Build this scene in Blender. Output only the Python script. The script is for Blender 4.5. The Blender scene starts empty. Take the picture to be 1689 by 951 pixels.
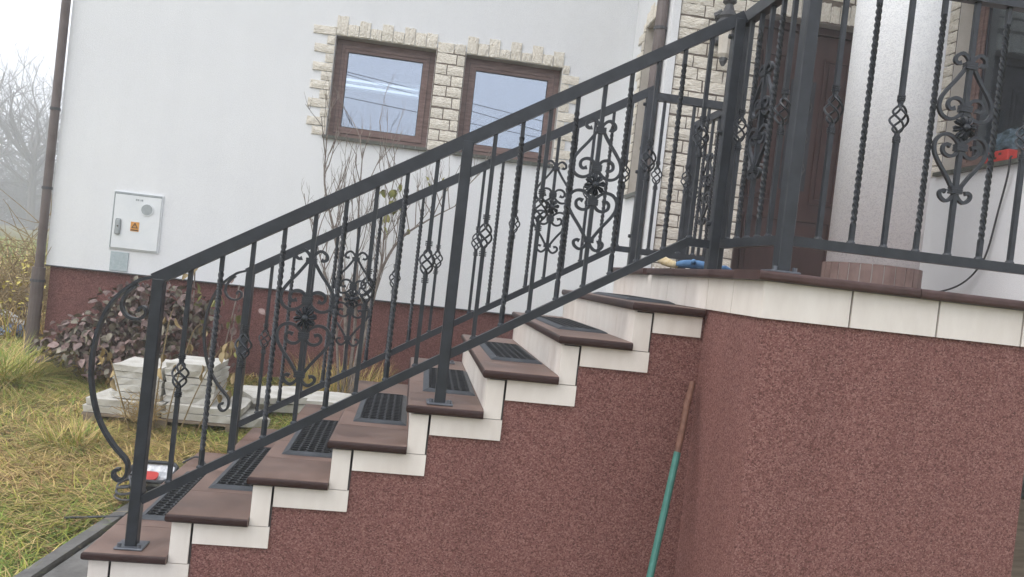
import bpy, bmesh, math, random
import numpy as np
from mathutils import Vector, Matrix

random.seed(7); RNG = np.random.default_rng(11)
R = math.radians
SC = bpy.context.scene
COL = SC.collection

# ------------------------------------------------------------------ camera
cam_data = bpy.data.cameras.new('camera'); cam = bpy.data.objects.new('camera', cam_data); COL.objects.link(cam)
SC.camera = cam
cam_data.sensor_width = 36.0; cam_data.lens = 36.0 * 1296.1 / 1689.0
cam_data.clip_start = 0.05; cam_data.clip_end = 1000
YAW, PITCH, ROLL = 0.1227, -0.01825, 0.1127
_f = Vector((math.sin(YAW) * math.cos(PITCH), math.cos(YAW) * math.cos(PITCH), math.sin(PITCH)))
_r0 = Vector((math.cos(YAW), -math.sin(YAW), 0)); _u0 = _r0.cross(_f)
_r = _r0 * math.cos(ROLL) + _u0 * math.sin(ROLL); _u = _u0 * math.cos(ROLL) - _r0 * math.sin(ROLL)
_m = Matrix((_r, _u, -_f)).transposed().to_4x4(); _m.translation = Vector((1.158, -3.2634, 1.483))
cam.matrix_world = _m

# ------------------------------------------------------------------ world, sun, exposure
SUN_EL, SUN_AZ = R(50), R(-118)      # azimuth measured from +Y towards +X
world = bpy.data.worlds.new('World'); SC.world = world; world.use_nodes = True
wn, wl = world.node_tree.nodes, world.node_tree.links
wn.clear()
sky = wn.new('ShaderNodeTexSky'); sky.sky_type = 'NISHITA'; sky.sun_disc = False
sky.sun_elevation = SUN_EL; sky.sun_rotation = SUN_AZ; sky.air_density = 1.2; sky.dust_density = 6.0; sky.ozone_density = 1.0
hs = wn.new('ShaderNodeHueSaturation'); hs.inputs['Saturation'].default_value = 0.30
ovc = wn.new('ShaderNodeMix'); ovc.data_type = 'RGBA'; ovc.inputs[0].default_value = 0.72; ovc.inputs[7].default_value = (10.45, 10.8, 11.9, 1)   # even cloud deck over the clear sky
bg = wn.new('ShaderNodeBackground'); bg.inputs['Strength'].default_value = 0.10
wo = wn.new('ShaderNodeOutputWorld')
wl.new(sky.outputs[0], hs.inputs['Color']); wl.new(hs.outputs[0], ovc.inputs[6]); wl.new(ovc.outputs[2], bg.inputs[0]); wl.new(bg.outputs[0], wo.inputs[0])
sun_data = bpy.data.lights.new('sun', 'SUN'); sun_data.energy = 0.7; sun_data.angle = R(40); sun_data.color = (1.0, 0.97, 0.93)
sun = bpy.data.objects.new('sun', sun_data); COL.objects.link(sun)
_d = Vector((math.sin(SUN_AZ) * math.cos(SUN_EL), math.cos(SUN_AZ) * math.cos(SUN_EL), math.sin(SUN_EL)))
sun.rotation_euler = _d.to_track_quat('Z', 'Y').to_euler(); sun.location = (-6, -10, 14)
vs = SC.view_settings; vs.view_transform = 'Standard'; vs.look = 'None'; vs.gamma = 1.0; vs.use_curve_mapping = False
vs.exposure = 0.92
SC.cycles.use_denoising = True
SC.cycles.max_bounces = 8; SC.cycles.volume_bounces = 2; SC.cycles.transparent_max_bounces = 12

# ------------------------------------------------------------------ material helpers
def mat(name, col, rough=0.6, col2=None, nscale=4.0, ndetail=5.0, lo=0.35, hi=0.65, bump=0.0, bscale=60.0, bdist=0.004,
        spec=0.5, rnd=0.0, metal=0.0, speck=None, sscale=100.0, rough2=None, stretch=None, bdetail=4.0, attr=None, streak=0.0, grain=None, gscale=90.0):
    m = bpy.data.materials.new(name); m.use_nodes = True
    nt = m.node_tree; n, l = nt.nodes, nt.links
    b = n['Principled BSDF']; b.inputs['Roughness'].default_value = rough
    b.inputs['Specular IOR Level'].default_value = spec; b.inputs['Metallic'].default_value = metal
    tc = n.new('ShaderNodeTexCoord'); vec = tc.outputs['Object']
    if stretch:
        mp = n.new('ShaderNodeMapping'); mp.inputs['Scale'].default_value = stretch; l.new(vec, mp.inputs[0]); vec = mp.outputs[0]
    oi = n.new('ShaderNodeObjectInfo')
    if rnd:
        ad = n.new('ShaderNodeVectorMath'); ad.operation = 'ADD'
        sc = n.new('ShaderNodeVectorMath'); sc.operation = 'SCALE'; sc.inputs['Scale'].default_value = 37.0
        cb = n.new('ShaderNodeCombineXYZ')
        for k in range(3): l.new(oi.outputs['Random'], cb.inputs[k])
        l.new(cb.outputs[0], sc.inputs[0]); l.new(vec, ad.inputs[0]); l.new(sc.outputs[0], ad.inputs[1]); vec = ad.outputs[0]
    out = None
    if attr:
        at = n.new('ShaderNodeAttribute'); at.attribute_name = attr; out = at.outputs['Color']
    if col2 is not None:
        no = n.new('ShaderNodeTexNoise'); no.inputs['Scale'].default_value = nscale; no.inputs['Detail'].default_value = ndetail
        no.inputs['Roughness'].default_value = 0.6; l.new(vec, no.inputs['Vector'])
        rp = n.new('ShaderNodeValToRGB'); rp.color_ramp.elements[0].position = lo; rp.color_ramp.elements[1].position = hi
        rp.color_ramp.elements[0].color = (*col, 1); rp.color_ramp.elements[1].color = (*col2, 1)
        l.new(no.outputs['Fac'], rp.inputs[0]); out = rp.outputs[0]
        if rough2 is not None:
            mr = n.new('ShaderNodeMapRange'); mr.inputs['From Min'].default_value = lo; mr.inputs['From Max'].default_value = hi
            mr.inputs['To Min'].default_value = rough; mr.inputs['To Max'].default_value = rough2
            l.new(no.outputs['Fac'], mr.inputs['Value']); l.new(mr.outputs[0], b.inputs['Roughness'])
    if speck is not None:
        ns = n.new('ShaderNodeTexNoise'); ns.inputs['Scale'].default_value = sscale; ns.inputs['Detail'].default_value = 3.0
        ns.inputs['Roughness'].default_value = 0.65; l.new(vec, ns.inputs['Vector'])
        mr = n.new('ShaderNodeMapRange'); mr.inputs['From Min'].default_value = 0.36; mr.inputs['From Max'].default_value = 0.64
        l.new(ns.outputs['Fac'], mr.inputs['Value'])
        mx = n.new('ShaderNodeMix'); mx.data_type = 'RGBA'; l.new(mr.outputs[0], mx.inputs[0])
        if out is not None: l.new(out, mx.inputs[6])
        else: mx.inputs[6].default_value = (*col, 1)
        mx.inputs[7].default_value = (*speck, 1); out = mx.outputs[2]
    if grain is not None:    # one tone per cell: pebble grains, and painted pit shading on roughcast
        vo = n.new('ShaderNodeTexVoronoi'); vo.inputs['Scale'].default_value = gscale; l.new(vec, vo.inputs['Vector'])
        se = n.new('ShaderNodeSeparateColor'); l.new(vo.outputs['Color'], se.inputs[0])
        gr = n.new('ShaderNodeValToRGB'); gr.color_ramp.interpolation = 'LINEAR'
        gr.color_ramp.elements[0].position = 0.0; gr.color_ramp.elements[0].color = (*grain[0], 1)
        gr.color_ramp.elements[1].position = 1.0; gr.color_ramp.elements[1].color = (*grain[-1], 1)
        for q in range(1, len(grain)-1): e_ = gr.color_ramp.elements.new(q/(len(grain)-1)); e_.color = (*grain[q], 1)
        l.new(se.outputs[0], gr.inputs[0]); out = gr.outputs[0]
        vb = n.new('ShaderNodeBump'); vb.invert = True; vb.inputs['Strength'].default_value = 0.6; vb.inputs['Distance'].default_value = 0.003
        l.new(vo.outputs['Distance'], vb.inputs['Height']); l.new(vb.outputs[0], b.inputs['Normal'])
    if streak:      # rain streaks and weathering: faint vertical bands plus broad blotches
        mp2 = n.new('ShaderNodeMapping'); mp2.inputs['Scale'].default_value = (7.0, 7.0, 0.55); l.new(vec, mp2.inputs[0])
        n2 = n.new('ShaderNodeTexNoise'); n2.inputs['Scale'].default_value = 1.0; n2.inputs['Detail'].default_value = 6.0; l.new(mp2.outputs[0], n2.inputs['Vector'])
        m2 = n.new('ShaderNodeMapRange'); m2.inputs['From Min'].default_value = 0.3; m2.inputs['From Max'].default_value = 0.7
        m2.inputs['To Min'].default_value = 1 - streak; m2.inputs['To Max'].default_value = 1 + streak; l.new(n2.outputs['Fac'], m2.inputs['Value'])
        h2 = n.new('ShaderNodeHueSaturation'); l.new(m2.outputs[0], h2.inputs['Value'])
        if out is not None: l.new(out, h2.inputs['Color'])
        else: h2.inputs['Color'].default_value = (*col, 1)
        out = h2.outputs[0]
    if rnd and out is not None or rnd:
        hv = n.new('ShaderNodeHueSaturation'); mr = n.new('ShaderNodeMapRange')
        mr.inputs['To Min'].default_value = 1 - rnd; mr.inputs['To Max'].default_value = 1 + rnd
        l.new(oi.outputs['Random'], mr.inputs['Value']); l.new(mr.outputs[0], hv.inputs['Value'])
        if out is not None: l.new(out, hv.inputs['Color'])
        else: hv.inputs['Color'].default_value = (*col, 1)
        out = hv.outputs[0]
    if out is not None: l.new(out, b.inputs['Base Color'])
    else: b.inputs['Base Color'].default_value = (*col, 1)
    if bump:
        nb = n.new('ShaderNodeTexNoise'); nb.inputs['Scale'].default_value = bscale; nb.inputs['Detail'].default_value = bdetail
        l.new(vec, nb.inputs['Vector'])
        bp = n.new('ShaderNodeBump'); bp.inputs['Strength'].default_value = bump; bp.inputs['Distance'].default_value = bdist
        l.new(nb.outputs['Fac'], bp.inputs['Height']); l.new(bp.outputs[0], b.inputs['Normal'])
    return m

M = {}
M['plaster'] = mat('white_plaster', (0.71, 0.72, 0.74), 0.9, (0.77, 0.78, 0.79), 1.1, 7, bump=0.7, bscale=190, bdist=0.004, spec=0.2, speck=(0.80, 0.81, 0.82), sscale=120, streak=0.012)
M['roughcast'] = mat('white_roughcast', (0.8, 0.8, 0.8), 0.95, spec=0.05, gscale=150, grain=[(0.70, 0.71, 0.73), (0.80, 0.81, 0.83), (0.84, 0.85, 0.86), (0.87, 0.88, 0.89)])  # shading of the pitted surface is put into the grain tones
M['mosaic'] = mat('red_brown_mosaic_plaster', (0.1, 0.03, 0.03), 0.8, spec=0.3, streak=0.05, gscale=215, grain=[(0.100, 0.039, 0.033), (0.162, 0.067, 0.057), (0.205, 0.091, 0.079), (0.240, 0.114, 0.100), (0.315, 0.170, 0.150)])
M['mosaic_house'] = mat('red_mosaic_plaster_house', (0.1, 0.03, 0.03), 0.8, spec=0.3, streak=0.05, gscale=170, grain=[(0.080, 0.027, 0.024), (0.135, 0.054, 0.048), (0.175, 0.078, 0.070), (0.24, 0.115, 0.105)])
M['tile_white'] = mat('cream_tile', (0.69, 0.625, 0.565), 0.5, (0.80, 0.745, 0.685), 9, 8, lo=0.3, hi=0.65, rnd=0.04, bump=0.1, bscale=40, stretch=(1, 1, 0.35), spec=0.4)
M['grout'] = mat('dark_grout', (0.05, 0.042, 0.04), 0.9, (0.09, 0.075, 0.07), 20, 3)
M['tread'] = mat('brown_clinker', (0.120, 0.067, 0.051), 0.36, (0.230, 0.153, 0.124), 7, 10, lo=0.30, hi=0.70, rnd=0.10, bump=0.12, bscale=25, bdist=0.003, rough2=0.55)
M['nosing'] = mat('dark_glazed_nosing', (0.030, 0.013, 0.011), 0.42, (0.040, 0.018, 0.016), 12, 4, rnd=0.05, spec=0.3)
M['cap'] = mat('terrace_cap_clinker', (0.045, 0.021, 0.018), 0.45, (0.075, 0.040, 0.036), 9, 5, rnd=0.06, spec=0.35)
M['iron'] = mat('anthracite_painted_iron', (0.017, 0.020, 0.025), 0.36, (0.028, 0.032, 0.039), 18, 4, bump=0.15, bscale=70, bdist=0.002, spec=0.4)
M['zinc'] = mat('zinc_plate', (0.10, 0.11, 0.13), 0.45, (0.16, 0.17, 0.19), 30, 4, metal=0.5)
M['rubber'] = mat('black_rubber', (0.016, 0.018, 0.021), 0.55, (0.028, 0.031, 0.036), 22, 4)
M['rubber_edge'] = mat('rubber_edge', (0.032, 0.037, 0.044), 0.55, (0.055, 0.062, 0.073), 14, 4)
M['stone'] = mat('cream_split_stone', (0.68, 0.62, 0.52), 0.9, (0.86, 0.82, 0.74), 6, 6, rnd=0.06, bump=0.6, bscale=7, bdist=0.03, spec=0.2)
M['mortar'] = mat('brown_mortar', (0.13, 0.105, 0.085), 0.95, (0.21, 0.175, 0.145), 25, 4)
M['window'] = mat('brown_wood_grain_frame', (0.135, 0.080, 0.068), 0.45, (0.21, 0.135, 0.118), 10, 5, stretch=(1, 1, 6))
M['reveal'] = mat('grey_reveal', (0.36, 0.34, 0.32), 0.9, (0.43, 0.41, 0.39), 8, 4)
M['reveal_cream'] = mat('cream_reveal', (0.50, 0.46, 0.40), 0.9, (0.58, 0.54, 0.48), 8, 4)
M['sill'] = mat('dark_green_sill_tile', (0.060, 0.066, 0.052), 0.4, (0.10, 0.105, 0.085), 18, 4, rnd=0.12)
M['pipe'] = mat('brown_downpipe', (0.100, 0.078, 0.072), 0.5, (0.145, 0.117, 0.110), 6, 4)
M['door'] = mat('dark_brown_door', (0.040, 0.018, 0.015), 0.4, (0.062, 0.028, 0.024), 9, 5, stretch=(1, 1, 0.2))
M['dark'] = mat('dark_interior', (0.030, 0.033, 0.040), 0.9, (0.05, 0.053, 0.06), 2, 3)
M['grey_dark'] = mat('dark_metal', (0.045, 0.047, 0.052), 0.5, (0.075, 0.077, 0.082), 25, 4)
M['box'] = mat('white_enamel', (0.70, 0.73, 0.75), 0.45, (0.77, 0.79, 0.80), 4, 4)
M['box_grey'] = mat('grey_plastic', (0.30, 0.33, 0.34), 0.5, (0.37, 0.40, 0.41), 30, 3)
M['plate_grey'] = mat('grey_cover_plate', (0.36, 0.43, 0.45), 0.6, (0.44, 0.50, 0.52), 40, 4, bump=0.4, bscale=60, bdist=0.01)
M['orange'] = mat('orange_sticker', (0.62, 0.27, 0.05), 0.5, (0.70, 0.34, 0.09), 60, 3)
M['ink'] = mat('black_ink', (0.05, 0.035, 0.02), 0.6)
M['soil'] = mat('soil_and_thatch', (0.115, 0.085, 0.040), 1.0, (0.21, 0.165, 0.075), 9, 8, bump=0.8, bscale=40, bdist=0.03, speck=(0.11, 0.125, 0.04), sscale=3.0, spec=0.1)
M['concrete'] = mat('damp_concrete', (0.085, 0.082, 0.076), 0.7, (0.165, 0.16, 0.15), 9, 8, bump=0.5, bscale=30, bdist=0.006)
M['grass'] = mat('grass_blades', (1, 1, 1), 0.75, attr='Col', spec=0.25)
M['bark'] = mat('grey_bark', (0.16, 0.13, 0.11), 0.9, (0.27, 0.23, 0.20), 30, 5, bump=0.5, bscale=60, bdist=0.01)
M['far_bark'] = mat('dark_bark', (0.06, 0.052, 0.047), 0.95, (0.09, 0.078, 0.07), 12, 4)
M['leaf_purple'] = mat('purple_leaf', (0.135, 0.082, 0.072), 0.6, (0.29, 0.205, 0.185), 30, 5, rnd=0.42)
M['leaf_dull'] = mat('dull_green_leaf', (0.115, 0.105, 0.070), 0.6, (0.225, 0.195, 0.150), 30, 5, rnd=0.4)
M['leaf_green'] = mat('yellow_green_leaf', (0.15, 0.17, 0.045), 0.6, (0.26, 0.24, 0.07), 14, 4, rnd=0.3)
M['leaf_dry'] = mat('dry_leaf', (0.20, 0.135, 0.055), 0.7, (0.33, 0.25, 0.12), 14, 4, rnd=0.35)
M['slab'] = mat('white_cast_slab', (0.46, 0.44, 0.39), 0.9, (0.64, 0.63, 0.59), 7, 7, rnd=0.06, bump=0.7, bscale=22, bdist=0.012, spec=0.2)
M['wood'] = mat('weathered_wood', (0.14, 0.105, 0.075), 0.85, (0.24, 0.19, 0.14), 12, 5, stretch=(0.3, 3, 3))
M['green_pole'] = mat('green_painted_pole', (0.032, 0.145, 0.118), 0.5, (0.050, 0.19, 0.155), 20, 4)
M['rust'] = mat('rusty_bare_pole', (0.115, 0.048, 0.030), 0.7, (0.19, 0.088, 0.058), 30, 5, bump=0.4, bscale=80, bdist=0.004)
M['blue'] = mat('blue_cloth', (0.09, 0.20, 0.38), 0.85, (0.13, 0.27, 0.48), 30, 4, bump=0.4, bscale=150, bdist=0.004)
M['yellow'] = mat('pale_yellow_knit', (0.55, 0.42, 0.22), 0.9, (0.68, 0.58, 0.40), 40, 4)
M['red'] = mat('red_plastic', (0.42, 0.030, 0.025), 0.5, (0.52, 0.05, 0.04), 15, 4)
M['white'] = mat('white_print', (0.78, 0.78, 0.78), 0.6)
M['silver'] = mat('silver_foil', (0.36, 0.37, 0.39), 0.38, (0.66, 0.67, 0.68), 35, 5, metal=0.3, bump=0.6, bscale=45, bdist=0.01)
M['cable'] = mat('black_cable', (0.022, 0.023, 0.026), 0.5)
M['steel'] = mat('grey_steel', (0.28, 0.29, 0.31), 0.4, (0.40, 0.41, 0.43), 25, 4, metal=0.6)
M['roof'] = mat('brown_roof', (0.10, 0.055, 0.045), 0.7, (0.14, 0.08, 0.068), 6, 4)
M['eave'] = mat('pale_soffit', (0.42, 0.42, 0.42), 0.8, (0.48, 0.48, 0.48), 6, 4)
M['brown_brick'] = mat('brown_strip_tile', (0.135, 0.082, 0.070), 0.6, (0.20, 0.135, 0.118), 10, 5, rnd=0.05)
M['ball'] = mat('grey_green_cut_glass', (0.10, 0.15, 0.13), 0.3, (0.62, 0.68, 0.66), 14, 3, bump=1.0, bscale=14, bdist=0.05)
M['tarp'] = mat('blue_grey_sheet', (0.10, 0.15, 0.25), 0.7, (0.20, 0.25, 0.32), 9, 4)

def glass_mat(name, tint, fac):
    m = bpy.data.materials.new(name); m.use_nodes = True; n, l = m.node_tree.nodes, m.node_tree.links
    n.clear(); o = n.new('ShaderNodeOutputMaterial'); mx = n.new('ShaderNodeMixShader'); mx.inputs[0].default_value = fac
    t = n.new('ShaderNodeBsdfTransparent'); t.inputs[0].default_value = (0.8, 0.85, 0.9, 1)
    g = n.new('ShaderNodeBsdfGlossy'); g.inputs['Roughness'].default_value = 0.01; g.inputs[0].default_value = (*tint, 1)
    l.new(t.outputs[0], mx.inputs[1]); l.new(g.outputs[0], mx.inputs[2]); l.new(mx.outputs[0], o.inputs[0])
    return m
M['glass'] = glass_mat('coated_glass', (0.75, 0.82, 0.94), 0.36)
M['glass_dark'] = glass_mat('dark_glass', (0.7, 0.8, 0.9), 0.16)
def emis(name, col, s):
    m = bpy.data.materials.new(name); m.use_nodes = True; n, l = m.node_tree.nodes, m.node_tree.links
    n.clear(); o = n.new('ShaderNodeOutputMaterial'); e = n.new('ShaderNodeEmission'); e.inputs[0].default_value = (*col, 1); e.inputs[1].default_value = s
    l.new(e.outputs[0], o.inputs[0]); return m
M['tube'] = emis('glowing_strip', (0.85, 0.93, 1.0), 0.75)

# ------------------------------------------------------------------ mesh helpers
class MB:
    def __init__(s): s.v = []; s.f = []; s.mi = []
    def face(s, idx, mi=0): s.f.append(tuple(idx)); s.mi.append(mi)
    def box(s, x0, x1, y0, y1, z0, z1, mi=0):
        b = len(s.v)
        s.v += [(x0,y0,z0),(x1,y0,z0),(x1,y1,z0),(x0,y1,z0),(x0,y0,z1),(x1,y0,z1),(x1,y1,z1),(x0,y1,z1)]
        for q in ((0,3,2,1),(4,5,6,7),(0,1,5,4),(1,2,6,5),(2,3,7,6),(3,0,4,7)): s.face([b+k for k in q], mi)
        return s
    def bar(s, p, q, w, h, up=(0,0,1), mi=0):
        """rectangular bar from p to q; w across, h along 'up'"""
        p, q = Vector(p), Vector(q); d = (q - p).normalized(); up = Vector(up)
        sx = d.cross(up).normalized(); sy = sx.cross(d).normalized()
        b = len(s.v)
        for c in (p, q):
            for a, e in ((-1,-1),(1,-1),(1,1),(-1,1)): s.v.append(tuple(c + sx * (a*w/2) + sy * (e*h/2)))
        for qd in ((0,1,2,3),(7,6,5,4),(0,4,5,1),(1,5,6,2),(2,6,7,3),(3,7,4,0)): s.face([b+k for k in qd], mi)
        return s
    def tube(s, pts, rad, n=6, cap=True, mi=0):
        pts = [Vector(p) for p in pts]; m = len(pts)
        if not hasattr(rad, '__len__'): rad = [rad] * m
        prev = None; b = len(s.v)
        for i, p in enumerate(pts):
            d = (pts[min(i+1, m-1)] - pts[max(i-1, 0)])
            if d.length < 1e-9: d = Vector((0,0,1))
            d.normalize()
            if prev is None: a = d.orthogonal().normalized()
            else:
                a = prev - d * prev.dot(d)
                a = a.normalized() if a.length > 1e-6 else d.orthogonal().normalized()
            prev = a; c = d.cross(a)
            for k in range(n):
                t = 2*math.pi*k/n; s.v.append(tuple(p + (a*math.cos(t) + c*math.sin(t)) * rad[i]))
        for i in range(m-1):
            for k in range(n):
                k2 = (k+1) % n; s.face((b+i*n+k, b+i*n+k2, b+(i+1)*n+k2, b+(i+1)*n+k), mi)
        if cap: s.face([b+k for k in range(n)][::-1], mi); s.face([b+(m-1)*n+k for k in range(n)], mi)
        return s
    def ribbon(s, pts, t, depth, mi=0):
        """planar curve in local XZ swept with a t (in plane) x depth (Y) section"""
        pts = [Vector((p[0], 0, p[1])) for p in pts]; m = len(pts); b = len(s.v)
        for i, p in enumerate(pts):
            d = (pts[min(i+1, m-1)] - pts[max(i-1, 0)]).normalized(); nrm = Vector((-d.z, 0, d.x))
            tt = t if not hasattr(t, '__len__') else t[i]
            for a, e in ((-1,-1),(1,-1),(1,1),(-1,1)): s.v.append((p.x + nrm.x*a*tt/2, e*depth/2, p.z + nrm.z*a*tt/2))
        for i in range(m-1):
            for k in range(4):
                k2 = (k+1) % 4; s.face((b+i*4+k, b+i*4+k2, b+(i+1)*4+k2, b+(i+1)*4+k), mi)
        s.face((b,b+1,b+2,b+3), mi); e = b+(m-1)*4; s.face((e+3,e+2,e+1,e), mi)
        return s
    def lathe(s, prof, n=16, cx=0, cy=0, mi=0):
        b = len(s.v)
        for r, z in prof:
            for k in range(n): t = 2*math.pi*k/n; s.v.append((cx + r*math.cos(t), cy + r*math.sin(t), z))
        for i in range(len(prof)-1):
            for k in range(n): k2 = (k+1) % n; s.face((b+i*n+k, b+i*n+k2, b+(i+1)*n+k2, b+(i+1)*n+k), mi)
        s.face([b+k for k in range(n)][::-1], mi); s.face([b+(len(prof)-1)*n+k for k in range(n)], mi)
        return s
    def mesh(s, name, mats, smooth=False):
        me = bpy.data.meshes.new(name); me.from_pydata([tuple(v) for v in s.v], [], s.f)
        for m in (mats if isinstance(mats, (list, tuple)) else [mats]): me.materials.append(M[m] if isinstance(m, str) else m)
        if any(s.mi): me.polygons.foreach_set('material_index', s.mi)
        bm = bmesh.new(); bm.from_mesh(me); bmesh.ops.recalc_face_normals(bm, faces=bm.faces); bm.to_mesh(me); bm.free()
        if smooth: me.shade_smooth()
        me.update(); return me
    def build(s, name, mats, parent=None, loc=None, smooth=False, rot=None):
        return put(name, s.mesh(name, mats, smooth), parent, loc, rot)

def put(name, me, parent=None, loc=None, rot=None, scale=None):
    o = bpy.data.objects.new(name, me); COL.objects.link(o)
    if loc is not None: o.location = loc
    if rot is not None: o.rotation_euler = rot
    if scale is not None: o.scale = scale
    if parent is not None: adopt(o, parent)
    return o
WM = {}
def wm(o):
    if o.parent is None: return Matrix.LocRotScale(o.location, o.rotation_euler, o.scale)
    return wm(o.parent) @ o.matrix_parent_inverse @ Matrix.LocRotScale(o.location, o.rotation_euler, o.scale)
def adopt(o, parent):
    o.parent = parent; o.matrix_parent_inverse = wm(parent).inverted()
def tag(o, label, cat, group=None):
    o['label'] = label; o['category'] = cat
    if group: o['group'] = group
    return o
def thing(name, label, cat, loc, group=None):
    o = bpy.data.objects.new(name, None); COL.objects.link(o); o.location = loc; o.empty_display_size = 0.1
    return tag(o, label, cat, group)
def struct(o): o['kind'] = 'structure'; return o
def bevelled(name, x0, x1, y0, y1, z0, z1, mats, r=0.01, seg=2, parent=None, sel=None, loc=None):
    b = MB().box(x0,x1,y0,y1,z0,z1); me = b.mesh(name, mats)
    bevel_mesh(me, r, seg, sel); return put(name, me, parent, loc)
def bevel_mesh(me, r, seg=2, sel=None):
    bm = bmesh.new(); bm.from_mesh(me)
    es = [e for e in bm.edges if sel is None or sel(e)]
    bmesh.ops.bevel(bm, geom=es, offset=r, segments=seg, affect='EDGES', profile=0.5); bm.to_mesh(me); bm.free(); me.update()
def spline(pts, n=6):
    P = [Vector(p) for p in pts]; P = [P[0]*2 - P[1]] + P + [P[-1]*2 - P[-2]]; out = []
    for i in range(1, len(P)-2):
        a, b, c, d = P[i-1], P[i], P[i+1], P[i+2]
        for k in range(n):
            t = k/n
            out.append(0.5*((2*b) + (c-a)*t + (2*a-5*b+4*c-d)*t*t + (3*b-a-3*c+d)*t**3))
    out.append(P[-2]); return out
def wall_holes(u, v, holes, mapf, th, name, mats, parent):
    """wall sheet with thickness and rectangular openings; mapf(u,v,w) -> xyz, w = depth into the wall. mats: face, reveal"""
    us = sorted(set([*u] + [h[k] for h in holes for k in (0,1)])); vs_ = sorted(set([*v] + [h[k] for h in holes for k in (2,3)]))
    solid = lambda i, j: 0 <= i < len(us)-1 and 0 <= j < len(vs_)-1 and not any(h[0]-1e-6 <= us[i] and us[i+1] <= h[1]+1e-6 and h[2]-1e-6 <= vs_[j] and vs_[j+1] <= h[3]+1e-6 for h in holes)
    b = MB()
    def quad(ps, mi):
        k = len(b.v); b.v += [mapf(*p) for p in ps]; b.face((k,k+1,k+2,k+3), mi)
    for i in range(len(us)-1):
        for j in range(len(vs_)-1):
            if not solid(i, j): continue
            a, c, d, e = us[i], us[i+1], vs_[j], vs_[j+1]
            for w in (0, th): quad([(a,d,w),(c,d,w),(c,e,w),(a,e,w)], 0)
            for (di, dj, p, q) in ((-1,0,(a,d),(a,e)),(1,0,(c,d),(c,e)),(0,-1,(a,d),(c,d)),(0,1,(a,e),(c,e))):
                if not solid(i+di, j+dj):
                    inner = 0 <= i+di < len(us)-1 and 0 <= j+dj < len(vs_)-1
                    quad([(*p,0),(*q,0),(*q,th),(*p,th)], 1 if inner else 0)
    return b.build(name, mats, parent)

H, D = 0.1736, 0.30           # riser, run
TT = 0.035                    # tread thickness
TZ = 9*H + TT                 # terrace floor height
W = 1.60                      # stair width
XT = 8*D                      # terrace face
YF = -0.56                    # terrace front face
def tread_z(i): return i*H + TT

# ------------------------------------------------------------------ ground
def gz(x, y):
    y = np.asarray(y, float)
    z = 0.03 + np.clip((y - 0.6) * 0.085, 0, 0.32) + np.clip((y-8)*0.004, 0, 0.3)
    return z
def ground():
    xs = np.concatenate([np.linspace(-190, -8, 16), np.arange(-7, 4.01, 0.25), np.linspace(8, 190, 16)])
    ys = np.concatenate([np.linspace(-190, -6, 14), np.arange(-5, 9.01, 0.25), np.linspace(12, 190, 18)])
    X, Y = np.meshgrid(xs, ys); Z = gz(X, Y) + RNG.normal(0, 0.012, X.shape) * (Y > 1.9) * (np.abs(X) < 8) * (Y < 9)
    Z = Z - 0.03
    nx, ny = len(xs), len(ys)
    idx = np.arange(nx*ny).reshape(ny, nx)
    f = np.stack([idx[:-1,:-1], idx[:-1,1:], idx[1:,1:], idx[1:,:-1]], -1).reshape(-1, 4)
    me = bpy.data.meshes.new('ground'); me.from_pydata(np.stack([X,Y,Z],-1).reshape(-1,3).tolist(), [], f.tolist())
    me.materials.append(M['soil']); me.shade_smooth()
    return struct(put('ground', me))
ground()
# garden path at the foot of the stairs
pb = MB(); k = 0
pb.v = [(-0.50,-3,0.0),(0.45,-3,0.0),(0.45,1.9,0.0),(-0.06,1.9,0.0)]
pb.v = pb.v + [(x,y,0.034) for x,y,_ in pb.v]
for q in ((4,5,6,7),(0,1,5,4),(1,2,6,5),(2,3,7,6),(3,0,4,7)): pb.face(q)
path = struct(pb.build('path', 'concrete'))
kerb = MB().bar((-0.555,-3,0.022),(-0.115,1.9,0.022),0.06,0.05); struct(kerb.build('kerb', 'concrete'))

# ------------------------------------------------------------------ staircase
stair = thing('staircase', 'tiled staircase with brown treads and dark red plastered side wall', 'staircase', (0, 0.8, 0))
out = [(0.012, -0.1)]
for i in range(1, 9):
    x0 = (i-1)*D + 0.012
    out += [(x0, tread_z(i-1) - TT if i > 1 else -0.1)] if i > 1 else []
    out += [(x0, i*H - 0.002)]
out += [(XT + 0.03, 8*H - 0.002), (XT + 0.03, -0.1)]
cl = []
for p in out:
    if not cl or (abs(p[0]-cl[-1][0]) + abs(p[1]-cl[-1][1])) > 1e-6: cl.append(p)
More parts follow.
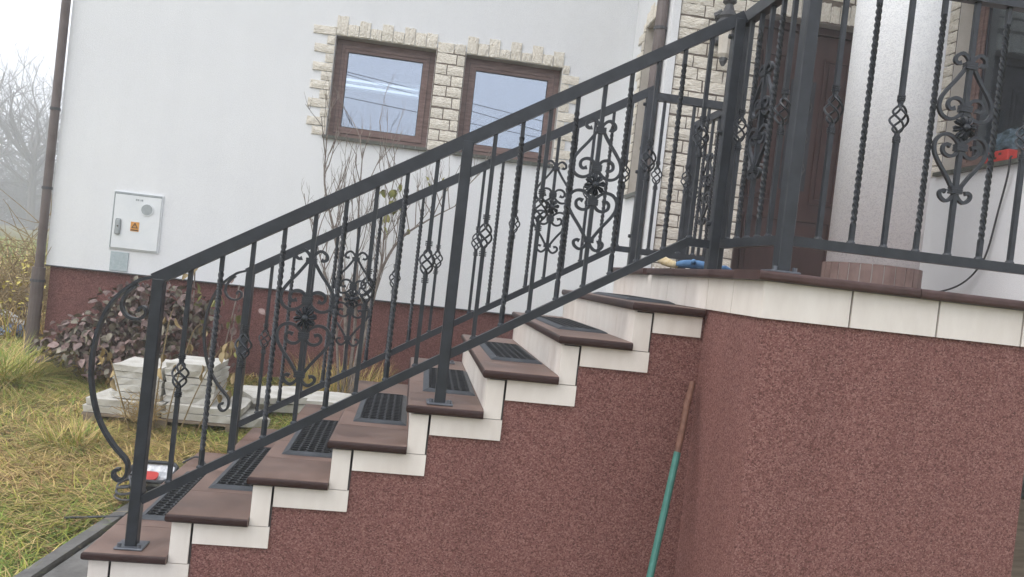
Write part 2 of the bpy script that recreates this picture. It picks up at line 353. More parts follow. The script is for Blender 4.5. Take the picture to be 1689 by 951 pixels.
# outline made of vertical/horizontal runs
pts = [(0.012, -0.1)]
for i in range(1, 9):
    pts += [((i-1)*D + 0.012, i*H - 0.002), (i*D + 0.012, i*H - 0.002)]
pts[-1] = (XT + 0.03, 8*H - 0.002); pts.append((XT + 0.03, -0.1))
b = MB(); n = len(pts)
b.v = [(x, 0.012, z) for x, z in pts] + [(x, W - 0.012, z) for x, z in pts]
b.face(range(n)); b.face(list(range(n, 2*n))[::-1])
for i in range(n): j = (i+1) % n; b.face((i, j, n+j, n+i))
b.build('side_wall', 'mosaic', stair)
NT = 5; tl = (W + 0.06) / NT
def tread_mesh(near):
    w = tl - 0.003
    b = MB().box(-0.022, D - 0.002, 0, w, 0, TT)
    me = b.mesh('tile', ['tread', 'nosing'])
    for p in me.polygons:
        if p.normal.x < -0.5 or (near and p.normal.y < -0.5): p.material_index = 1
    bevel_mesh(me, 0.012, 3, lambda e: all(abs(v.co.x + 0.022) < 1e-5 for v in e.verts) and abs(e.verts[0].co.z - e.verts[1].co.z) < 1e-6
               or (near and all(abs(v.co.y) < 1e-5 for v in e.verts) and abs(e.verts[0].co.z - e.verts[1].co.z) < 1e-6))
    for p in me.polygons:
        if p.normal.x < -0.3 or (near and p.normal.y < -0.3): p.material_index = 1
    return me
tm, tmn = tread_mesh(False), tread_mesh(True)
rm = MB().box(0, 0.0115, 0, tl - 0.003, 0, H - TT - 0.001).mesh('tile', 'tile_white')
E_, Q_ = 0.085, 0.088
ta = MB().box(0, E_ - 0.010, 0, 0.0115, 0, H - 0.009).mesh('tile', 'tile_white')
tb = MB().box(0, D - 0.003, 0, 0.0115, 0, Q_ - 0.001).mesh('tile', 'tile_white')
for i in range(1, 9):
    for k in range(NT):
        put('tread_tile', tmn if k == 0 else tm, stair, ((i-1)*D, -0.03 + k*tl, i*H))
        put('riser_tile', rm, stair, ((i-1)*D, max(0.0125, -0.03 + k*tl), (i-1)*H + TT if i > 1 else TT), scale=(1, 1 if k else (tl-0.0455)/(tl-0.003), 1))
    put('side_tile', ta, stair, ((i-1)*D, 0, (i-1)*H + 0.002))
    if i < 8: put('side_tile', tb, stair, ((i-1)*D + E_, 0, i*H - Q_))
    else: put('side_tile', tb, stair, ((i-1)*D + E_, 0, i*H - Q_), scale=((D - E_ - 0.001)/(D - 0.003), 1, 1))
grt = MB()
for i in range(1, 9): grt.box((i-1)*D + 0.0124, i*D + 0.07 if i < 8 else XT - 0.002, 0.0085, 0.0125, i*H - Q_ + 0.002, i*H - 0.003); grt.box((i-1)*D+0.0124, (i-1)*D+E_-0.002, 0.0085, 0.0125, max((i-1)*H - Q_*0.5, 0), i*H - 0.004)
grt.build('grout', 'grout', stair)

# ------------------------------------------------------------------ terrace
terr = thing('terrace', 'raised terrace with cream tile band, brown cap and red plastered wall', 'terrace', (3.6, 0.5, 0))
TH = 0.1353
b = MB(); b.box(XT + 0.012, 3.525, YF + 0.012, YF + 0.25, -0.1, 9*H - 0.002); b.build('front_wall', 'mosaic', terr)
b = MB(); b.box(XT + 0.012, XT + 0.25, YF + 0.251, W - 0.01, -0.1, 9*H - 0.0025); b.build('flank_wall', 'mosaic', terr)
b = MB(); b.box(3.5255, 4.9, YF + 0.012, YF + 0.25, 1.30, 9*H - 0.002); b.build('lintel', 'mosaic', terr)
b = MB(); b.box(XT + 0.26, 4.898, YF + 0.26, W, 9*H - 0.15, 9*H - 0.003); b.box(2.97, 4.898, W + 0.001, 2.935, 9*H - 0.15, 9*H - 0.003); b.build('floor_slab', 'concrete', terr)
b = MB(); b.box(2.98, 4.898, YF + 0.1, 2.93, 9*H, TZ - 0.004); b.box(XT + 0.2, 2.979, YF + 0.1, W - 0.05, 9*H, TZ - 0.004); b.build('floor', 'tread', terr)
js = [1.3402 - 0.2714*k for k in range(8)]
edges = [W] + js
for a, c in zip(edges[:-1], edges[1:]):
    MB().box(XT, XT + 0.0115, c + 0.002, a - 0.002, 9*H - TH, 9*H - 0.001).build('band_tile', 'tile_white', terr)
tw = 0.3457; fx = XT + 0.0
ft = MB().box(0, tw - 0.008, 0, 0.0115, 0, TH - 0.001).mesh('tile', 'tile_white')
for k in range(7): put('band_tile', ft, terr, (fx + k*tw + 0.001, YF, 9*H - TH))
MB().box(XT + 0.0125, 4.85, YF + 0.009, YF + 0.0125, 9*H - TH + 0.002, 9*H - 0.004).build('grout', 'grout', terr)
def cap_mesh(l):
    b = MB().box(-0.035, 0.20, 0, l, 0, TT); me = b.mesh('cap', ['cap'])
    bevel_mesh(me, 0.011, 3, lambda e: all(abs(v.co.x + 0.035) < 1e-5 for v in e.verts) and abs(e.verts[0].co.z - e.verts[1].co.z) < 1e-6); return me
# side cap (faces the stairs): local Y runs along world Y; a broken gap shows pale adhesive
for (y0, y1) in ((YF, -0.1), (-0.097, 0.36), (0.363, 0.80), (0.87, 1.24), (1.243, W)):
    y0c = y0 + (0.0 if y0 > YF + 0.01 else 0.0)
    put('cap', cap_mesh(y1 - y0c), terr, (XT, y0c, 9*H))
for k in range(4):   # front cap, rotated so that its nose points to -Y
    o = put('cap', cap_mesh(0.620), terr, (XT - 0.035 + 0.623*(k+1) - 0.003, YF - 0.0, 9*H + 0.0006), rot=(0, 0, R(90)))
b = MB(); b.tube([(XT + 0.01, 0.80, 9*H + 0.012), (XT + 0.012, 0.835, 9*H + 0.02), (XT + 0.01, 0.87, 9*H + 0.012)], [0.014, 0.022, 0.013], 7); b.build('adhesive_lump', 'white', terr)
# the dark cellar opening below the terrace
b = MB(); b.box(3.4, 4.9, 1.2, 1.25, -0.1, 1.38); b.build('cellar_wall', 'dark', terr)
b = MB(); b.box(3.62, 4.6, 0.42, 0.46, -0.05, 0.62); b.build('cellar_panel', 'wood', terr)

# ------------------------------------------------------------------ rubber mats
def mat_meshes():
    w, l, hgt, bd = 0.245, 0.79, 0.014, 0.028
    fr = MB(); o = [(0,0),(w,0),(w,l),(0,l)]; i_ = [(bd,bd),(w-bd,bd),(w-bd,l-bd),(bd,l-bd)]
    fr.v = [(x,y,0) for x,y in o] + [(x + (0.006 if x == 0 else -0.006), y + (0.006 if y == 0 else -0.006), 0.006) for x,y in o] + [(x,y,hgt) for x,y in i_] + [(x,y,0) for x,y in i_]
    for a in range(4):
        c = (a+1) % 4; fr.face((a,c,4+c,4+a)); fr.face((4+a,4+c,8+c,8+a)); fr.face((8+a,8+c,12+c,12+a))
    g = MB(); rr = 0.023; dx = rr*1.5; dy = rr*math.sqrt(3); ri = rr*0.82; zt = hgt - 0.001
    nx = int((w - 2*bd)/dx) ; ny = int((l - 2*bd)/dy)
    sx = (w - 2*bd)/(nx*dx + 0.5*rr); sy = (l - 2*bd)/(ny*dy + 0.5*dy)
    for a in range(nx):
        for c in range(ny):
            cx = bd + (rr + a*dx)*sx; cy = bd + (dy/2 + c*dy + (a % 2)*dy/2)*sy; k = len(g.v)
            for rad, z in ((rr, zt), (ri, zt), (ri*1.06, 0.002)):
                for q in range(6):
                    t = math.pi/3*q; g.v.append((cx + rad*math.cos(t)*sx, cy + rad*math.sin(t)*sy, z))
            for q in range(6):
                p = (q+1) % 6; g.face((k+q,k+p,k+6+p,k+6+q)); g.face((k+6+q,k+6+p,k+12+p,k+12+q))
    base = MB().box(bd*0.8, w-bd*0.8, bd*0.8, l-bd*0.8, 0.0006, 0.002)  # dark sheet added so the honeycomb holes look shaded
    return fr.mesh('border', 'rubber_edge'), g.mesh('honeycomb', 'rubber'), base.mesh('dark_underlay', 'rubber')
mf, mg, mbk = mat_meshes()
ORD = ['', 'lowest', 'second', 'third', 'fourth', 'fifth', 'sixth', 'seventh', 'top']
for i in range(1, 9):
    lab = f'black rubber honeycomb mat on the {ORD[i]} tread' + (' from the bottom' if 2 <= i <= 7 else ' of the stairs')
    t = thing('rubber_mat', lab, 'mat', ((i-1)*D + 0.046, 0.365 + 0.02*math.sin(i*2.1), tread_z(i) + 0.0008), 'rubber mats on the stair treads')
    t.rotation_euler.z = R([0, 0.6, -0.5, 0.8, 0.2, -0.9, 0.4, 1.0, -1.2][i])
    for nm, me in (('border', mf), ('honeycomb', mg), ('dark_underlay', mbk)):
        o = bpy.data.objects.new(nm, me); COL.objects.link(o); o.parent = t

# ------------------------------------------------------------------ wrought iron railings
BS = 0.0170       # bar section
def weld(b, L):
    b.tube([(0,0,-L+0.017),(0,0,-L+0.024),(0,0,-L+0.030)], [0.0175,0.0155,0.010], 7); return b
def bar_plain(L):
    return weld(MB().box(-BS/2, BS/2, -BS/2, BS/2, -L, 0), L).mesh('baluster', 'iron')
def bar_twist(L):
    b = MB(); n = 190; z0, z1 = -0.09, -L + 0.09
    zs = [0] + [z0 + (z1 - z0)*k/n for k in range(n+1)] + [-L]
    ang = [0] + [2*math.pi*(z0 - z)/0.100 for z in zs[1:-1]] + [2*math.pi*(z0 - z1)/0.100]
    hd = BS*0.68
    for z, a in zip(zs, ang):
        for k in range(4): t = a + math.pi/4 + math.pi/2*k; b.v.append((hd*math.cos(t), hd*math.sin(t), z))
    for i in range(len(zs)-1):
        for k in range(4): k2 = (k+1) % 4; b.face((i*4+k, i*4+k2, i*4+4+k2, i*4+4+k))
    return weld(b, L).mesh('baluster', 'iron')
def bar_gap(L, c, g):     # bar interrupted by a basket
    b = MB(); b.box(-BS/2, BS/2, -BS/2, BS/2, -L, c - g); b.box(-BS/2, BS/2, -BS/2, BS/2, c + g, 0); return weld(b, L).mesh('baluster', 'iron')
def basket_mesh():
    b = MB(); hh = 0.052
    for k in range(4):
        pts = []
        for q in range(15):
            t = q/14; a = math.pi/2*k + t*math.pi*1.15; r = 0.006 + 0.026*math.sin(math.pi*t)**0.8
            pts.append((r*math.cos(a), r*math.sin(a), hh*(1 - 2*t)))
        b.tube(pts, 0.0046, 5)
    for s_ in (1, -1):
        b.tube([(0,0,s_*hh*0.92),(0,0,s_*(hh+0.014))], [0.010, 0.011], 8)
        for q in range(3): z = s_*(hh + 0.016 + q*0.0075); b.tube([(0,0,z),(0,0,z+s_*0.005)], 0.0155, 8)
    return b.mesh('basket', 'iron')
S_ = 0.000755
half = [(52,323),(67,318),(84,330),(78,353),(51,370),(27,360),(8,332),(21,303),(61,243),(108,183),(137,133),(140,83),(114,48),(75,38),(39,53),(13,83),(15,118),(33,140),(63,145),(90,130),(95,104),(79,88),(57,95)]
def scroll_mesh(k=1.0):
    b = MB()
    for su in (1, -1):
        for sv in (1, -1):
            p = spline([Vector((su*u*S_*k, sv*v*S_*k if True else 0)).to_3d() for u, v in half], 4)
            tt = [0.0125]*len(p)
            tt[0] = tt[-1] = 0.018; tt[1] = tt[-2] = 0.016
            b.ribbon([(q.x, q.y) for q in p], tt, 0.013)
    return b.mesh('scroll', 'iron')
def collar_mesh():
    b = MB()
    for q in range(3): b.box(-0.022, 0.022, -0.014, 0.014, -0.013 + q*0.009, -0.0055 + q*0.009)
    b.box(-0.0205, 0.0205, -0.012, 0.012, -0.012, 0.013)
    return b.mesh('collar', 'iron')
def flower_mesh():
    b = MB(); n = 8
    for k in range(n):
        a = math.pi/4*k + 0.2; ca, sa = math.cos(a), math.sin(a)
        rows = [(0.006, 0.003, -0.017), (0.022, 0.0085, -0.023), (0.037, 0.0130, -0.020), (0.047, 0.0075, -0.012)]
        i0 = len(b.v)
        for r, w, y in rows:
            for u, dy in ((-w, 0.009), (-w*0.5, -0.002), (0, 0.004), (w*0.5, -0.002), (w, 0.009)):
                b.v.append((r*ca - u*sa, y + dy, r*sa + u*ca))
        for r in range(3):
            for c in range(4): b.face((i0+r*5+c, i0+r*5+c+1, i0+r*5+6+c, i0+r*5+5+c))
    m0 = len(b.v)
    for r, y in ((0.0145,-0.018),(0.0135,-0.026),(0.009,-0.031),(0.003,-0.033)):
        for k in range(10): t = 2*math.pi*k/10; b.v.append((r*math.cos(t), y, r*math.sin(t)))
    for i in range(3):
        for k in range(10): k2=(k+1)%10; b.face((m0+i*10+k,m0+i*10+k2,m0+i*10+10+k2,m0+i*10+10+k))
    b.face([m0+30+k for k in range(10)])
    # backing rosette disc
    m0 = len(b.v)
    for y in (-0.008, -0.014):
        for k in range(16): t = 2*math.pi*k/16; rr = 0.020 if k % 2 else 0.016; b.v.append((rr*math.cos(t), y, rr*math.sin(t)))
    for k in range(16): k2=(k+1)%16; b.face((m0+k,m0+k2,m0+16+k2,m0+16+k))
    b.face([m0+16+k for k in range(16)]); b.face([m0+k for k in range(16)][::-1])
    return b.mesh('flower', 'iron')
BK, SCR, COLR, FLW = basket_mesh(), scroll_mesh(), collar_mesh(), flower_mesh()
SCR_S = scroll_mesh(0.84)
cache = {}
def bmesh_for(kind, L):
    key = (kind, round(L, 4))
    if key not in cache: cache[key] = {'T': bar_twist, 'S': bar_plain}[kind](L) if kind != 'B' else bar_gap(L, -L/2, 0.062)
    return cache[key]
def baluster(kind, p, L, rz, parent, small=False):
    """p: top centre of the bar; built at z 0 .. -L"""
    o = put('baluster', bmesh_for(kind, L), parent, p, (0, 0, rz))
    if kind == 'B': put('basket', BK, o, (p[0], p[1], p[2] - L/2), (0, 0, rz + random.uniform(0, 1.5)))
    if kind == 'S':
        c = (p[0], p[1], p[2] - L/2); k = 0.84 if small else 1.0
        f = 0.026
        dx, dy = math.sin(rz)*0, 0
        put('scroll', SCR_S if small else SCR, o, c, (0, 0, rz))
        for v in (312, 98, -98, -312): put('collar', COLR, o, (c[0], c[1], c[2] + v*S_*k), (0, 0, rz))
        put('flower', FLW, o, c, (0, 0, rz))
    return o
PAT = 'BTBTSTBTB'
def flange(parent_post, x, y, z):
    o = bevelled('base_plate', x-0.055, x+0.055, y-0.05, y+0.05, z+0.0012, z+0.009, 'zinc', 0.002, 1, parent_post)
    for dx in (-0.038, 0.038):
        MB().tube([(x+dx, y-0.032, z+0.009), (x+dx, y-0.032, z+0.024)], 0.009, 6).build('bolt', 'zinc', parent_post)
def post(parent, x, y, z0, z1, w=0.046, plate=True):
    o = bevelled('post', x-w/2, x+w/2, y-w/2, y+w/2, z0, z1, 'iron', 0.004, 1, parent)
    if plate: flange(o, x, y, z0)
    return o
def ribbon_part(name, pts, y, parent, t=0.012, depth=0.03, n=6):
    p = spline([Vector((u, v, 0)) for u, v in pts], n)
    o = MB().ribbon([(q.x, q.y) for q in p], t, depth).build(name, 'iron', parent, (0, y, 0)); return o
SL = 0.6065
def stair_railing(y, x0, xm, x1, zt0, label, z_foot, x_end):
    """zt0: centre height of the top rail at x = 0"""
    t = thing('stair_railing', label, 'railing', (x0, y, z_foot[0]), 'wrought iron stair railings')
    zt = lambda x: zt0 + SL*x
    zb = lambda x: zt(x) - 0.918
    cs = math.cos(math.atan(SL))
    MB().bar((x0-0.018, y, zt(x0-0.018)), (x1+0.02, y, zt(x1+0.02)), 0.040, 0.051).build('top_rail', 'iron', t)
    xk = x1 - 0.12
    MB().bar((x0+0.02, y, zb(x0+0.02)), (xk, y, zb(xk)), 0.034, 0.035).build('bottom_rail', 'iron', t)
    MB().bar((xk-0.012, y, zb(xk)), (x1, y, zb(xk)), 0.033, 0.035).build('bottom_rail', 'iron', t)
    post(t, x0, y, z_foot[0], zt(x0) - 0.005); post(t, xm, y, z_foot[1], zt(xm) - 0.005)
    pe = post(t, x1, y, TZ, zt(x1) - 0.0, plate=False)
    for z in (2.62, 2.2, 1.80):
        b = MB().tube([(x1 - 0.026, y - 0.0, z), (x1 - 0.040, y - 0.0, z)], [0.012, 0.010], 8); b.build('bolt', 'iron', pe)
    for a, c in ((x0, xm), (xm, x1)):
        sp = (c - a)/10
        for k, kd in enumerate(PAT):
            x = a + sp*(k+1)
            L = 0.918 if x < xk else zt(x) - zb(xk)
            baluster(kd, (x, y, zt(x)), L, 0, t)
    dx = x0 - 0.138; dz = zt(x0) - (zt0n + SL*0.138)
    sh = lambda ps: [(u + dx, v + dz) for u, v in ps]
    ribbon_part('newel_curve', sh([(0.150,1.322),(0.10,1.305),(0.05,1.281),(-0.024,1.206),(-0.071,1.096),(-0.088,0.959),(-0.076,0.837),(-0.039,0.718),(0.021,0.624),(0.080,0.562),(0.092,0.530),(0.086,0.492),(0.062,0.476),(0.041,0.492),(0.043,0.515),(0.062,0.520)]), y, t, 0.012, 0.032)
    ribbon_part('newel_scroll', sh([(0.055,1.272),(0.016,1.227),(0.006,1.177),(0.030,1.141),(0.070,1.133),(0.098,1.152),(0.097,1.178),(0.080,1.184),(0.071,1.165)]), y, t, 0.011, 0.028)
    return t
zt0n = 1.318 - SL*0.152
stair_railing(0.06, 0.138, 1.315, 2.430, zt0n, 'anthracite wrought iron stair railing on the near edge of the steps', (tread_z(1), tread_z(5)), None)
stair_railing(1.50, 0.200, 1.392, 2.470, 1.690 - SL*0.798, 'anthracite wrought iron stair railing on the far edge of the steps', (tread_z(1), tread_z(5)), None)

tr = thing('terrace_railing', 'anthracite wrought iron railing round the front corner of the terrace', 'railing', (2.485, -0.48, TZ))
ZT, ZB = 2.725, 1.72; LT = ZT - ZB
XA, YA = 2.487, -0.495
post(tr, XA, 0.15, TZ, ZT, plate=False); post(tr, XA, YA, TZ, ZT + 0.0, 0.052); post(tr, XA + 1.305, YA, TZ, ZT, 0.046)
MB().bar((XA, 0.15, ZT), (XA, YA - 0.02, ZT), 0.042, 0.054).build('top_rail', 'iron', tr)
MB().bar((XA, 0.15, ZB), (XA, YA, ZB), 0.034, 0.037).build('bottom_rail', 'iron', tr)
MB().bar((XA + 0.0215, YA, ZT + 0.0004), (5.0, YA, ZT + 0.0004), 0.042, 0.054).build('top_rail', 'iron', tr)
MB().bar((XA, YA, ZB + 0.0004), (5.0, YA, ZB + 0.0004), 0.034, 0.037).build('bottom_rail', 'iron', tr)
for k, kd in enumerate('BTSTB'): baluster(kd, (XA, 0.05 - 0.1015*k, ZT), LT, R(90), tr, small=True)
for k, kd in enumerate(PAT): baluster(kd, (XA + 0.1305*(k+1), YA, ZT), LT, 0, tr)
lr = thing('landing_railing', 'anthracite railing round the back of the landing before the stone wall', 'railing', (2.99, 1.5, TZ))
ZL, ZM = 2.675, 1.71; LL = ZL - ZM; XC = 3.005
MB().bar((2.4965, 1.5, ZL), (XC, 1.5, ZL), 0.040, 0.048).build('top_rail', 'iron', lr)
MB().bar((2.4965, 1.5, ZM), (XC, 1.5, ZM), 0.034, 0.037).build('bottom_rail', 'iron', lr)
MB().bar((XC, 1.5205, ZL), (XC, 2.14, ZL), 0.040, 0.048).build('top_rail', 'iron', lr)
MB().bar((XC, 1.5, ZM + 0.0005), (XC, 2.14, ZM + 0.0005), 0.034, 0.037).build('bottom_rail', 'iron', lr)
post(lr, XC, 1.5, TZ, ZL - 0.003); post(lr, XC, 2.14, TZ, ZL - 0.003, 0.06)
for k, kd in enumerate('BTBT'): baluster(kd, (2.566 + 0.096*k, 1.5, ZL), LL, 0, lr)
for k, kd in enumerate('BTSTB'): baluster(kd, (XC, 1.6 + 0.108*k, ZL), LL, R(90), lr, small=True)

# ------------------------------------------------------------------ house
house = thing('house', 'white plastered house with red plinth, stone framed windows and recessed porch', 'house', (0, 5, 0))
YW = 4.04; XL = -2.04; ZP = 1.105; XS = 2.95; YD = 2.90; XR = 4.9; ZTOP = 5.6
W1, W2, WW, WZ0, WZ1 = 0.213, 1.394, 0.905, 2.545, 3.45
holes = [(W1, W1+WW, WZ0, WZ1), (W2, W2+WW, WZ0, WZ1)]
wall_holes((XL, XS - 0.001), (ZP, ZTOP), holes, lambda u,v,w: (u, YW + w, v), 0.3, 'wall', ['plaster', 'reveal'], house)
MB().box(XL, XL + 0.3, YW + 0.301, 13, ZP, ZTOP).build('wall', 'plaster', house)
MB().box(XL + 0.028, XS, YW + 0.028, YW + 0.3, -0.2, ZP - 0.001).build('plinth', 'mosaic_house', house)
MB().box(XL + 0.028, XL + 0.3, YW + 0.301, 13, -0.2, ZP - 0.001).build('plinth', 'mosaic_house', house)
MB().box(XL - 0.006, XS - 0.002, YW - 0.006, YW + 0.02, ZP - 0.006, ZP + 0.004).build('drip_strip', 'grey_dark', house)
# flank wall of the porch block with its own window
SY0, SY1, SZ0, SZ1 = 3.05, 3.62, 2.30, 3.80
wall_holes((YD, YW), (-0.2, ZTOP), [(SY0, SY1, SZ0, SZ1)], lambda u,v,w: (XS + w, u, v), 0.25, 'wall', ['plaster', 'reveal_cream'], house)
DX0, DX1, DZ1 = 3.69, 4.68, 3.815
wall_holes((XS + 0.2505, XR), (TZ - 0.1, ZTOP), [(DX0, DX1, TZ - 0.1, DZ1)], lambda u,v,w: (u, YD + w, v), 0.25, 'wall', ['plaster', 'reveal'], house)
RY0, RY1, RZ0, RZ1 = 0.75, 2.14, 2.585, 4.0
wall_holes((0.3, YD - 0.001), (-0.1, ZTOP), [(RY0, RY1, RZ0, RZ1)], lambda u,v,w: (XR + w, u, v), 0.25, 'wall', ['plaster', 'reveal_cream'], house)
# rooms behind the glass
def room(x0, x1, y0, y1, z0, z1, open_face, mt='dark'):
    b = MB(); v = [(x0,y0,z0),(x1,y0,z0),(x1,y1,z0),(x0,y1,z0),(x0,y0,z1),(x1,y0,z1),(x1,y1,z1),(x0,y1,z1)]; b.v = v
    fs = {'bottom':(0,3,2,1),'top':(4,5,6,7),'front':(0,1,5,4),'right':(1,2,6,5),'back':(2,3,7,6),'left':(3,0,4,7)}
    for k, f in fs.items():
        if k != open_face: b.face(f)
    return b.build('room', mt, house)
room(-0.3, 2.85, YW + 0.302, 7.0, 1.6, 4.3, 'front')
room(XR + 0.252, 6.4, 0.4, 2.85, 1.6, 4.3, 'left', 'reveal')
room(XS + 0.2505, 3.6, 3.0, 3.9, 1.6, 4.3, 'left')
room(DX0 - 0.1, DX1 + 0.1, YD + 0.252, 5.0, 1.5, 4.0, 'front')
# roof and porch roof (above the frame, they shade the walls)
b = MB(); b.box(XL - 0.5, 7.5, YW - 0.55, 13.4, ZTOP + 0.001, ZTOP + 0.18); b.build('roof', 'eave', house)
b = MB(); b.box(XS - 0.30, 7.5, 1.75, YW - 0.5505, 5.30, 5.50); b.build('porch_roof', 'eave', house)

def window(x, y, z, w, h, mapf, group=None, dark=False, dep=0.11):
    """frame with sash; mapf(u, depth, v)"""
    def bx(b, u0, u1, w0, w1, v0, v1):
        a, c = mapf(u0, w0, v0), mapf(u1, w1, v1)
        b.box(min(a[0],c[0]), max(a[0],c[0]), min(a[1],c[1]), max(a[1],c[1]), min(a[2],c[2]), max(a[2],c[2]))
    f = MB(); fw = 0.062
    def frame(b, u0, u1, v0, v1, t, w0, w1):
        bx(b, u0, u0+t, w0, w1, v0, v1); bx(b, u1-t, u1, w0, w1, v0, v1)
        bx(b, u0+t+.0001, u1-t-.0001, w0, w1, v0, v0+t); bx(b, u0+t+.0001, u1-t-.0001, w0, w1, v1-t, v1)
    frame(f, x, x+w, z, z+h, fw, dep, dep+0.06)
    o = f.build('window', 'window', house)
    s = MB(); frame(s, x+fw-0.012, x+w-fw+0.012, z+fw-0.012, z+h-fw+0.012, 0.028, dep-0.012, dep-0.0005)
    frame(s, x+fw+0.017, x+w-fw-0.017, z+fw+0.017, z+h-fw-0.017, 0.028, dep-0.004, dep+0.03)
    s.build('sash', 'window', o)
    g = MB(); bx(g, x+fw+0.046, x+w-fw-0.046, dep+0.012, dep+0.018, z+fw+0.046, z+h-fw-0.046); g.build('pane', 'glass_dark' if dark else 'glass', o)
    gk = MB(); frame(gk, x+fw+0.0445, x+w-fw-0.0445, z+fw+0.0445, z+h-fw-0.0445, 0.006, dep+0.004, dep+0.0115); gk.build('gasket', 'cable', o)
    gl2 = MB(); frame(gl2, x+fw-0.0155, x+w-fw+0.0155, z+fw-0.0155, z+h-fw+0.0155, 0.004, dep-0.003, dep-0.0004); gl2.build('seal', 'cable', o)
    return o
def sill(parent, u0, u1, v, mapf, n):
    sp = (u1 - u0)/n
    for k in range(n):
        a = mapf(u0 + sp*k + 0.001, -0.035, v - 0.030); c = mapf(u0 + sp*(k+1) - 0.001, 0.10, v - 0.002)
        MB().box(min(a[0],c[0]), max(a[0],c[0]), min(a[1],c[1]), max(a[1],c[1]), a[2], c[2]).build('sill_tile', 'sill', parent)
mY = lambda u, w, v: (u, YW + w, v)
for x in (W1, W2):
    o = window(x + 0.001, 0, WZ0 + 0.001, WW - 0.002, WZ1 - WZ0 - 0.002, mY); sill(o, x - 0.03, x + WW + 0.01, WZ0 + 0.0005, mY, 9)
mS = lambda u, w, v: (XS + w, u, v)
o = window(SY0 + 0.001, 0, SZ0 + 0.001, SY1 - SY0 - 0.002, SZ1 - SZ0 - 0.002, mS, dep=0.17); sill(o, SY0, SY1 + 0.05, SZ0 + 0.0005, mS, 6)
mR = lambda u, w, v: (XR + w, u, v)
o = window(RY0 + 0.001, 0, RZ0 + 0.001, RY1 - RY0 - 0.002, RZ1 - RZ0 - 0.002, mR, dark=True, dep=0.14); sill(o, RY0, RY1 + 0.05, RZ0 + 0.0005, mR, 14)

# split-stone cladding
def stone_variant(seed):
    r = random.Random(seed); b = MB(); nx, ny = 5, 3
    for j in range(ny):
        for i in range(nx):
            u = -0.5 + i/(nx-1); v = -0.5 + j/(ny-1)
            edge = i in (0, nx-1) or j in (0, ny-1)
            uu = u*(0.975 if edge else 1) + r.uniform(-0.015, 0.015); vv = v*(0.945 if edge else 1) + r.uniform(-0.035, 0.035)
            b.v.append((uu, vv, (0.72 if edge else 1.0) + r.uniform(-0.22, 0.16)))
    for j in range(ny-1):
        for i in range(nx-1): a = j*nx+i; b.face((a, a+1, a+nx+1, a+nx))
    ring = [(i,0) for i in range(nx)] + [(nx-1,j) for j in range(1,ny)] + [(i,ny-1) for i in range(nx-2,-1,-1)] + [(0,j) for j in range(ny-2,0,-1)]
    k = len(b.v)
    for i, j in ring:
        u = -0.5 + i/(nx-1); v = -0.5 + j/(ny-1); b.v.append((u + r.uniform(-0.012,0.012), v + r.uniform(-0.03,0.03), 0))
    m = len(ring)
    for q in range(m):
        q2 = (q+1) % m; b.face((ring[q][1]*nx+ring[q][0], ring[q2][1]*nx+ring[q2][0], k+q2, k+q))
    return b.mesh('stone', 'stone')
STV = [stone_variant(s) for s in range(8)]
rs = random.Random(5)
ROT_Y = (R(90), 0, 0); ROT_X = (R(90), 0, R(-90))
def stone(u0, u1, v0, v1, parent, mapf, rot, d=0.026, tilt=0.0):
    c = mapf((u0+u1)/2, 0.0, (v0+v1)/2); rt = list(rot); d *= 0.72
    if rot is ROT_Y: rt[1] = rs.uniform(-tilt, tilt)
    flip = rs.choice((1, -1))
    put('stone', rs.choice(STV), parent, c, tuple(rt), (abs(u1-u0)*flip, (v1-v0)*rs.choice((1,-1)), d*rs.uniform(0.8, 1.2)))
def courses(u0, u1, v0, v1, ch, parent, mapf, rot, lmin=0.11, lmax=0.24, gap=0.007):
    n = max(1, round((v1-v0)/ch)); hh = (v1-v0)/n; prev = []
    for j in range(n):
        u = u0; cuts = [u0]
        while u1 - u > lmax:
            for _ in range(6):
                s = rs.uniform(lmin, lmax)
                if all(abs(u+s-p) > 0.03 for p in prev): break
            if u1 - (u+s) < lmin*0.6: break
            u += s; cuts.append(u)
        cuts.append(u1); prev = cuts
        for a, c in zip(cuts[:-1], cuts[1:]):
            dv = rs.uniform(-0.004, 0.004)
            stone(a + gap/2, c - gap/2, v0 + hh*j + gap/2 + dv, v0 + hh*(j+1) - gap/2 + dv, parent, mapf, rot)
CH = 0.0975
sr = MB().box(W1 + WW + 0.002, W2 - 0.002, YW - 0.008, YW - 0.0005, WZ0 - 0.02, WZ1 + 0.02).build('stone_surround', 'mortar', house)
courses(W1 + WW + 0.006, W2 - 0.006, WZ0 - 0.02, WZ1 + 0.08, CH, sr, mY, ROT_Y, 0.10, 0.19)
def teeth(u, side, v0, v1, parent, mapf, rot, lo=0.075, hi=0.175):
    n = round((v1-v0)/CH*1.15); hh = (v1-v0)/n
    for j in range(n):
        L = (hi if j % 2 else lo) + rs.uniform(-0.025, 0.03)
        if j == 0: L += 0.05
        a, c = (u - L, u - 0.004) if side < 0 else (u + 0.004, u + L)
        stone(a, c, v0 + hh*j + 0.004, v0 + hh*(j+1) - 0.003, parent, mapf, rot, 0.024, 0.03)
teeth(W1, -1, WZ0 - 0.01, WZ1 + 0.07, sr, mY, ROT_Y)
teeth(W2 + WW, 1, WZ0 - 0.03, WZ1 + 0.03, sr, mY, ROT_Y)
def soldiers(u0, u1, v, parent, mapf, rot, lo=0.105, hi=0.158, w=0.101):
    n = round((u1-u0)/w); ww = (u1-u0)/n
    for k in range(n):
        L = (hi if k % 2 == 0 else lo) + rs.uniform(-0.02, 0.03)
        stone(u0 + ww*k + 0.002, u0 + ww*(k+1) - 0.002, v + 0.003, v + L, parent, mapf, rot, 0.026, 0.02)
